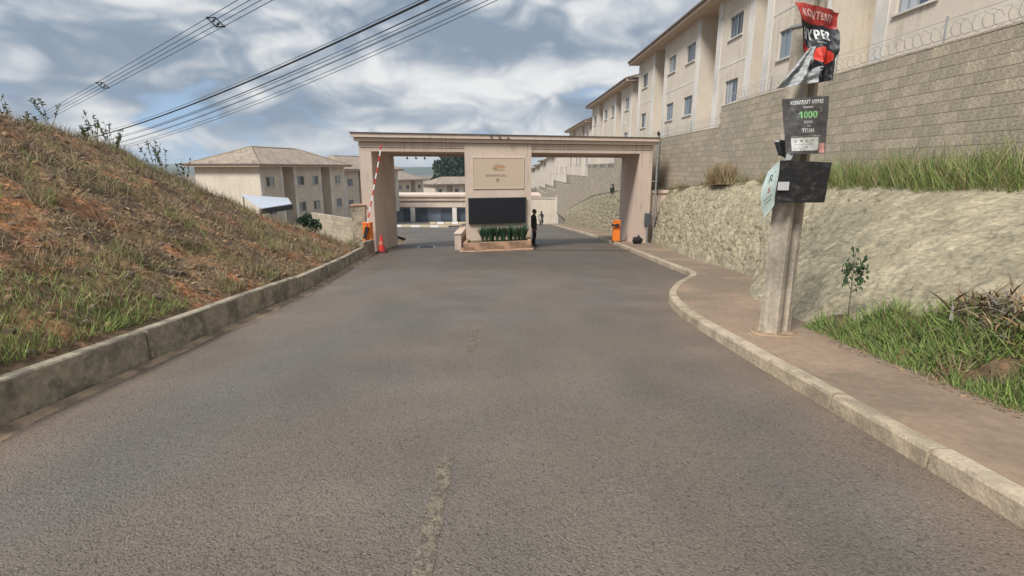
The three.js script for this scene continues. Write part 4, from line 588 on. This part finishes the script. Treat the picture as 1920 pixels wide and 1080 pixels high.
// ---------------------------------------------------------------- past the gate
{
  const b = thing('shop_building', 'long low building with glazed bays beyond the exit lane', 'building'), y0 = -7.2, d = 85, zF = -d;
  mesh('rear_wall', box(-26, 4, y0, -4.4, zF - 8, zF - 1.2), M.wallBeige, b); mesh('parapet', box(-26.3, 4.3, -4.42, -2.75, zF - 8.2, zF), M.gate, b); mesh('roof_edge', box(-26.6, 4.6, -2.747, -2.45, zF - 8.5, zF + 0.35), M.gateTrim, b); mesh('ledge', box(-26.5, 4.5, -3.35, -3.2, zF, zF + 0.25), M.gateTrim, b);
  const xs = [-25.6, -20.6, -15.9, -9.2, -4.2, 0.4, 3.8]; for (const x of xs) mesh('pillar', box(x - 0.35, x + 0.35, y0, -4.423, zF - 0.75, zF - 0.05), M.trim, b);
  for (let i = 0; i + 1 < xs.length; i++) { const a = xs[i] + 0.36, c = xs[i + 1] - 0.36, w = mesh('shop_window', merge([box(a, c, -4.7, -4.43, zF - 0.9, zF - 0.8), box(a, c, y0, y0 + 0.12, zF - 0.9, zF - 0.8), ...[0.33, 0.66].map(t => box(mix(a, c, t) - 0.04, mix(a, c, t) + 0.04, y0 + 0.12, -4.7, zF - 0.9, zF - 0.8))]), M.frame, b); [0, 1, 2].forEach(k => mesh('pane', box(mix(a, c, k * 0.33) + 0.05, mix(a, c, (k + 1) * 0.33) - 0.05, y0 + 0.12, -4.7, zF - 0.87, zF - 0.85), k === 1 ? M.glassB : M.glass, w)); }
}
{ const w = thing('cream_wall', 'cream rendered wall with two posts at the end of the entry lane', 'wall'); mesh('panel', box(-1, 7.4, -6.6, -2.62, -77.2, -77), M.wallBeige, w); for (const x of [6.55, 7.55]) { mesh('post', box(x - 0.28, x + 0.28, -6.6, -2.35, -77.3, -76.8), M.trim, w); mesh('post_cap', box(x - 0.34, x + 0.34, -2.348, -2.22, -77.36, -76.74), M.gateTrim, w); } mesh('coping', box(-1.1, 6.2, -2.617, -2.5, -77.3, -76.9), M.trim, w); }
{ // painted kerbs of the turning island
  const yM = S({ color: lin(0.52, 0.45, 0.30) }); for (let i = 0; i < 9; i++) { const x = -15.5 + i * 1.05, d = 58 - i * 0.35, k = tag(mesh('kerb_block', rbox(0.96, 0.22, 0.3, 0.03, 1), i % 2 ? M.white : yM), i % 2 ? 'white painted kerb block on the turning island' : 'pale yellow painted kerb block on the turning island', 'kerb block', i % 2 ? 'white kerb blocks' : 'yellow kerb blocks'); k.position.copy(V(x, roadY(d) + 0.09, d)); }
  for (let i = 0; i < 6; i++) { const x = -9.8 + i * 0.9, d = 66, k = tag(mesh('kerb_block', rbox(0.84, 0.4, 0.3, 0.03, 1), i % 2 ? M.white : yM), i % 2 ? 'white kerb block in the raised strip before the glazed bays' : 'pale yellow kerb block in the raised strip before the glazed bays', 'kerb block', i % 2 ? 'white blocks of the raised strip' : 'yellow blocks of the raised strip'); k.position.copy(V(x, roadY(d) + 0.18, d)); }
  structure('verge_strip', grid(10, 10, (u, v) => { const d = 58.4 + 8 * v; return V(-17 + 12 * u, roadY(d) + 0.1, d); }), M.gutter);
}
{ const c = thing('carport', 'pale metal carport roof with dark fascia before the house', 'carport'), p = [V(-22.26, -0.49, 44), V(-19.68, -0.91, 47), V(-18.16, -1.23, 44), V(-18.9, -1.33, 40)]; const g = new THREE.BufferGeometry(), P = []; const dn = p.map(q => q.clone().setY(q.y - 0.05)); const tri = (a, b, e) => P.push(a, b, e); tri(p[0], p[2], p[1]); tri(p[0], p[3], p[2]); tri(dn[0], dn[1], dn[2]); tri(dn[0], dn[2], dn[3]); for (let i = 0; i < 4; i++) { const j = (i + 1) % 4; tri(p[i], p[j], dn[j]); tri(p[i], dn[j], dn[i]); } g.setFromPoints(P); g.computeVertexNormals(); mesh('roof_sheet', muv(g), S({ color: lin(0.62, 0.66, 0.72), roughness: 0.4, metalness: 0.3 }), c);
  mesh('fascia', sweep([[-0.04, -0.45], [-0.04, -0.06], [0.04, -0.06], [0.04, -0.45]], [V(-18.92, -1.33, 39.96), V(-18.14, -1.23, 44)]), M.dark, c); for (const [x, d] of [[-18.9, 40.1], [-18.25, 43.8], [-22.1, 44], [-19.7, 46.8]]) mesh('post', bar(V(x, -4.4, d), V(x, -1.4 + (x < -20 ? 0.8 : 0), d), 0.06, 8), M.steel, c); }
// wooded hills far off
for (const [x0, x1, d, h, s] of [[-1900, 500, 1500, 10, 3], [-1000, 200, 1000, 5, 8]]) structure('hill', grid(120, 10, (u, v) => { const x = mix(x0, x1, u), q = Math.sin(v * Math.PI); return V(x, -12 + (12 + h * (1 + ss(-200, -900, x)) * (0.62 + 0.55 * fbm(x * 0.0022 + s, 1, 4)) + 1.5 * fbm(x * 0.03, s, 2)) * q, d + 260 * v); }), M.hill);

scene.fog = new THREE.FogExp2(new THREE.Color(0.80, 0.86, 0.92), 0.0004);
// ---------------------------------------------------------------- people
const smin = (a, b, k) => { const h = clamp(0.5 + 0.5 * (b - a) / k); return mix(b, a, h) - k * h * (1 - h); };
function figure(bones, half, cy, res, k = 0.035) {
  const mc = new MarchingCubes(res, new THREE.MeshStandardMaterial(), false, false, 200000), f = mc.field, N = res; mc.isolation = 0;
  for (let z = 0; z < N; z++) for (let y = 0; y < N; y++) for (let x = 0; x < N; x++) {
    const px = ((x - N / 2) / (N / 2)) * half, py = ((y - N / 2) / (N / 2)) * half + cy, pz = ((z - N / 2) / (N / 2)) * half; let d = 9;
    for (const [ax, ay, az, ra, bx, by, bz, rb] of bones) { const ux = bx - ax, uy = by - ay, uz = bz - az, wx = px - ax, wy = py - ay, wz = pz - az, t = clamp((wx * ux + wy * uy + wz * uz) / (ux * ux + uy * uy + uz * uz + 1e-9)), qx = wx - ux * t, qy = wy - uy * t, qz = wz - uz * t; d = smin(d, Math.sqrt(qx * qx + qy * qy + qz * qz) - mix(ra, rb, t), k); }
    f[x + y * N + z * N * N] = -d;
  }
  mc.update(); const n = mc.count, g = new THREE.BufferGeometry(), P = mc.positionArray.slice(0, n * 3), Nn = mc.normalArray.slice(0, n * 3);
  for (let i = 0; i < n; i++) { P[i * 3] *= half; P[i * 3 + 1] = P[i * 3 + 1] * half + cy; P[i * 3 + 2] *= half; }
  g.setAttribute('position', new THREE.BufferAttribute(P, 3)); g.setAttribute('normal', new THREE.BufferAttribute(Nn, 3)); return g;
}
function paint(g, fn) { const p = g.attributes.position, C = new Float32Array(p.count * 3); for (let i = 0; i < p.count; i++) C.set(fn(p.getX(i), p.getY(i), p.getZ(i)), i * 3); g.setAttribute('color', new THREE.BufferAttribute(C, 3)); return g; }
const hand = (x, y, z, sx, dy = -1) => [[x, y, z, 0.036, x, y + dy * 0.075, z, 0.034], ...[-0.03, -0.01, 0.01, 0.03].map((o, i) => [x, y + dy * 0.08, z + o, 0.011, x + sx * 0.012, y + dy * (0.15 + 0.012 * [0, 1, 0.7, -0.5][i]), z + o, 0.008]), [x, y + dy * 0.02, z + 0.03, 0.012, x, y + dy * 0.085, z + 0.06, 0.009]];
{ // person in black standing by the guard block, seen side on, one leg forward
  const p = thing('person', 'person in black clothes standing beside the guard block', 'person'); p.position.copy(V(1.04, roadY(25) + 0.0, 25)); p.rotation.y = 1.45;
  const B = [[0, 0.98, 0, 0.14, 0, 1.2, -0.01, 0.135], [0, 1.2, -0.01, 0.135, 0, 1.36, -0.02, 0.13], [-0.09, 1.36, -0.02, 0.09, 0.09, 1.36, -0.02, 0.09], [0, 1.42, -0.01, 0.055, 0, 1.52, 0.01, 0.05], [0, 1.60, 0.02, 0.092, 0, 1.65, 0.015, 0.094], [0, 1.585, 0.10, 0.014, 0, 1.61, 0.105, 0.010], [-0.095, 1.61, 0.01, 0.016, -0.1, 1.64, 0.01, 0.016], [0.095, 1.61, 0.01, 0.016, 0.1, 1.64, 0.01, 0.016],
    [-0.085, 0.95, 0, 0.105, -0.09, 0.52, 0.05, 0.07], [-0.09, 0.52, 0.05, 0.068, -0.09, 0.09, 0.02, 0.048], [-0.09, 0.05, 0.0, 0.045, -0.095, 0.04, 0.16, 0.036], [0.085, 0.95, 0, 0.105, 0.09, 0.52, 0.0, 0.07], [0.09, 0.52, 0.0, 0.068, 0.09, 0.09, -0.08, 0.048], [0.09, 0.05, -0.1, 0.045, 0.095, 0.04, 0.06, 0.036],
    [-0.18, 1.37, -0.02, 0.06, -0.235, 1.10, -0.03, 0.048], [-0.235, 1.10, -0.03, 0.046, -0.22, 0.86, 0.06, 0.034], [0.18, 1.37, -0.02, 0.06, 0.235, 1.10, -0.03, 0.048], [0.235, 1.10, -0.03, 0.046, 0.22, 0.86, 0.06, 0.034], ...hand(-0.22, 0.84, 0.07, 1), ...hand(0.22, 0.84, 0.07, -1)];
  const g = paint(figure(B, 0.95, 0.87, 110), (x, y, z) => y > 1.47 || (y < 0.86 && Math.abs(x) > 0.17) ? [0.16, 0.09, 0.06] : y < 0.09 ? [0.02, 0.02, 0.02] : [0.010, 0.010, 0.014]);
  mesh('body', g, S({ vertexColors: true, roughness: 0.85 }), p); const h = new THREE.SphereGeometry(0.104, 20, 12, 0, 6.3, 0, 1.75); h.rotateX(-0.35); h.translate(0, 1.645, 0.005); mesh('hair', h, M.dark, p); for (const s of [-1, 1]) mesh('eye', new THREE.SphereGeometry(0.011, 8, 6).translate(s * 0.034, 1.635, 0.1), M.black, p); mesh('mouth', new THREE.SphereGeometry(0.014, 8, 6).scale(1.6, 0.4, 0.6).translate(0, 1.557, 0.098), S({ color: lin(0.12, 0.04, 0.035) }), p);
}
{ // motorcycle and rider coming up the entry lane
  const x = 3.65, d = 66, y = roadY(66) + 0.02, m = thing('motorcycle', 'dark motorcycle on the entry lane past the gate', 'motorcycle'); m.position.copy(V(x, y, d)); m.rotation.y = -0.25;
  const wheel = (z) => { const w = new THREE.Group(); w.name = 'wheel'; m.add(w); w.position.set(0, 0.3, z); mesh('tyre', new THREE.TorusGeometry(0.245, 0.055, 8, 22).rotateY(Math.PI / 2), M.black, w); mesh('rim', new THREE.TorusGeometry(0.19, 0.014, 6, 20).rotateY(Math.PI / 2), M.steel, w); const sp = []; for (let i = 0; i < 5; i++) sp.push(new THREE.BoxGeometry(0.02, 0.38, 0.03).rotateX(i * 0.628)); mesh('spokes', merge(sp), M.steel, w); }; wheel(0.62); wheel(-0.62);
  const q = (a, b, r, r2) => bar(new THREE.Vector3(...a), new THREE.Vector3(...b), r, 8, r2); mesh('frame', merge([q([0, 0.3, -0.62], [0, 0.62, -0.1], 0.03), q([0, 0.62, -0.1], [0, 0.72, 0.38], 0.035), q([0, 0.34, 0.0], [0, 0.72, 0.38], 0.03)]), M.dark, m); mesh('engine', rbox(0.26, 0.3, 0.36, 0.05, 2).translate(0, 0.42, 0.02), M.steel, m);
  for (const s of [-1, 1]) mesh('fork', q([s * 0.08, 0.3, 0.62], [s * 0.07, 0.95, 0.4], 0.024), M.steel, m); mesh('fuel_tank', new THREE.SphereGeometry(0.2, 16, 10).scale(0.75, 0.65, 1.35).translate(0, 0.79, 0.16), S({ color: lin(0.03, 0.03, 0.035), roughness: 0.25 }), m); mesh('seat', rbox(0.24, 0.1, 0.62, 0.04, 2).translate(0, 0.76, -0.32), M.black, m); mesh('handlebar', q([-0.36, 0.98, 0.34], [0.36, 0.98, 0.34], 0.018), M.dark, m); mesh('headlight', new THREE.SphereGeometry(0.09, 12, 8).translate(0, 0.86, 0.52), M.white, m); mesh('front_fender', new THREE.TorusGeometry(0.31, 0.03, 6, 14, 1.9).rotateY(Math.PI / 2).rotateX(-0.6).translate(0, 0.3, 0.62), M.dark, m); mesh('exhaust', q([0.14, 0.3, -0.1], [0.16, 0.36, -0.72], 0.045), M.steel, m);
  const r = thing('person', 'rider in dark clothes and helmet on the motorcycle', 'person'); r.position.copy(m.position); r.rotation.y = -0.25;
  const B = []; for (const s of [-1, 1]) B.push([s * 0.09, 0.88, -0.28, 0.1, s * 0.2, 0.78, 0.14, 0.075], [s * 0.2, 0.78, 0.14, 0.07, s * 0.19, 0.36, -0.02, 0.05], [s * 0.19, 0.33, -0.02, 0.045, s * 0.2, 0.31, 0.13, 0.036], [s * 0.17, 1.3, -0.12, 0.06, s * 0.3, 1.1, 0.06, 0.05], [s * 0.3, 1.1, 0.06, 0.046, s * 0.3, 1.01, 0.3, 0.036], [s * 0.3, 1.0, 0.33, 0.034, s * 0.3, 0.985, 0.38, 0.03]);
  B.push([0, 0.9, -0.28, 0.14, 0, 1.1, -0.22, 0.14], [0, 1.1, -0.22, 0.14, 0, 1.28, -0.13, 0.13], [-0.09, 1.3, -0.12, 0.08, 0.09, 1.3, -0.12, 0.08], [0, 1.36, -0.1, 0.055, 0, 1.5, -0.06, 0.06], [0, 1.53, -0.04, 0.09, 0, 1.58, -0.04, 0.09]);
  mesh('body', paint(figure(B, 0.95, 0.85, 96), (a, b) => b > 1.42 ? [0.2, 0.12, 0.09] : b < 0.85 ? [0.03, 0.035, 0.06] : [0.02, 0.02, 0.022]), S({ vertexColors: true, roughness: 0.85 }), r); mesh('helmet', new THREE.SphereGeometry(0.14, 18, 12, 0, 6.3, 0, 2.1).translate(0, 1.57, -0.04), M.black, r); mesh('visor', new THREE.SphereGeometry(0.143, 14, 6, 0.9, 1.34, 1.25, 0.5).translate(0, 1.57, -0.04), M.glass, r);
}

scene.traverse(o => { if (o.isMesh) { o.castShadow = o.receiveShadow = true; } });
renderer.render(scene, camera);
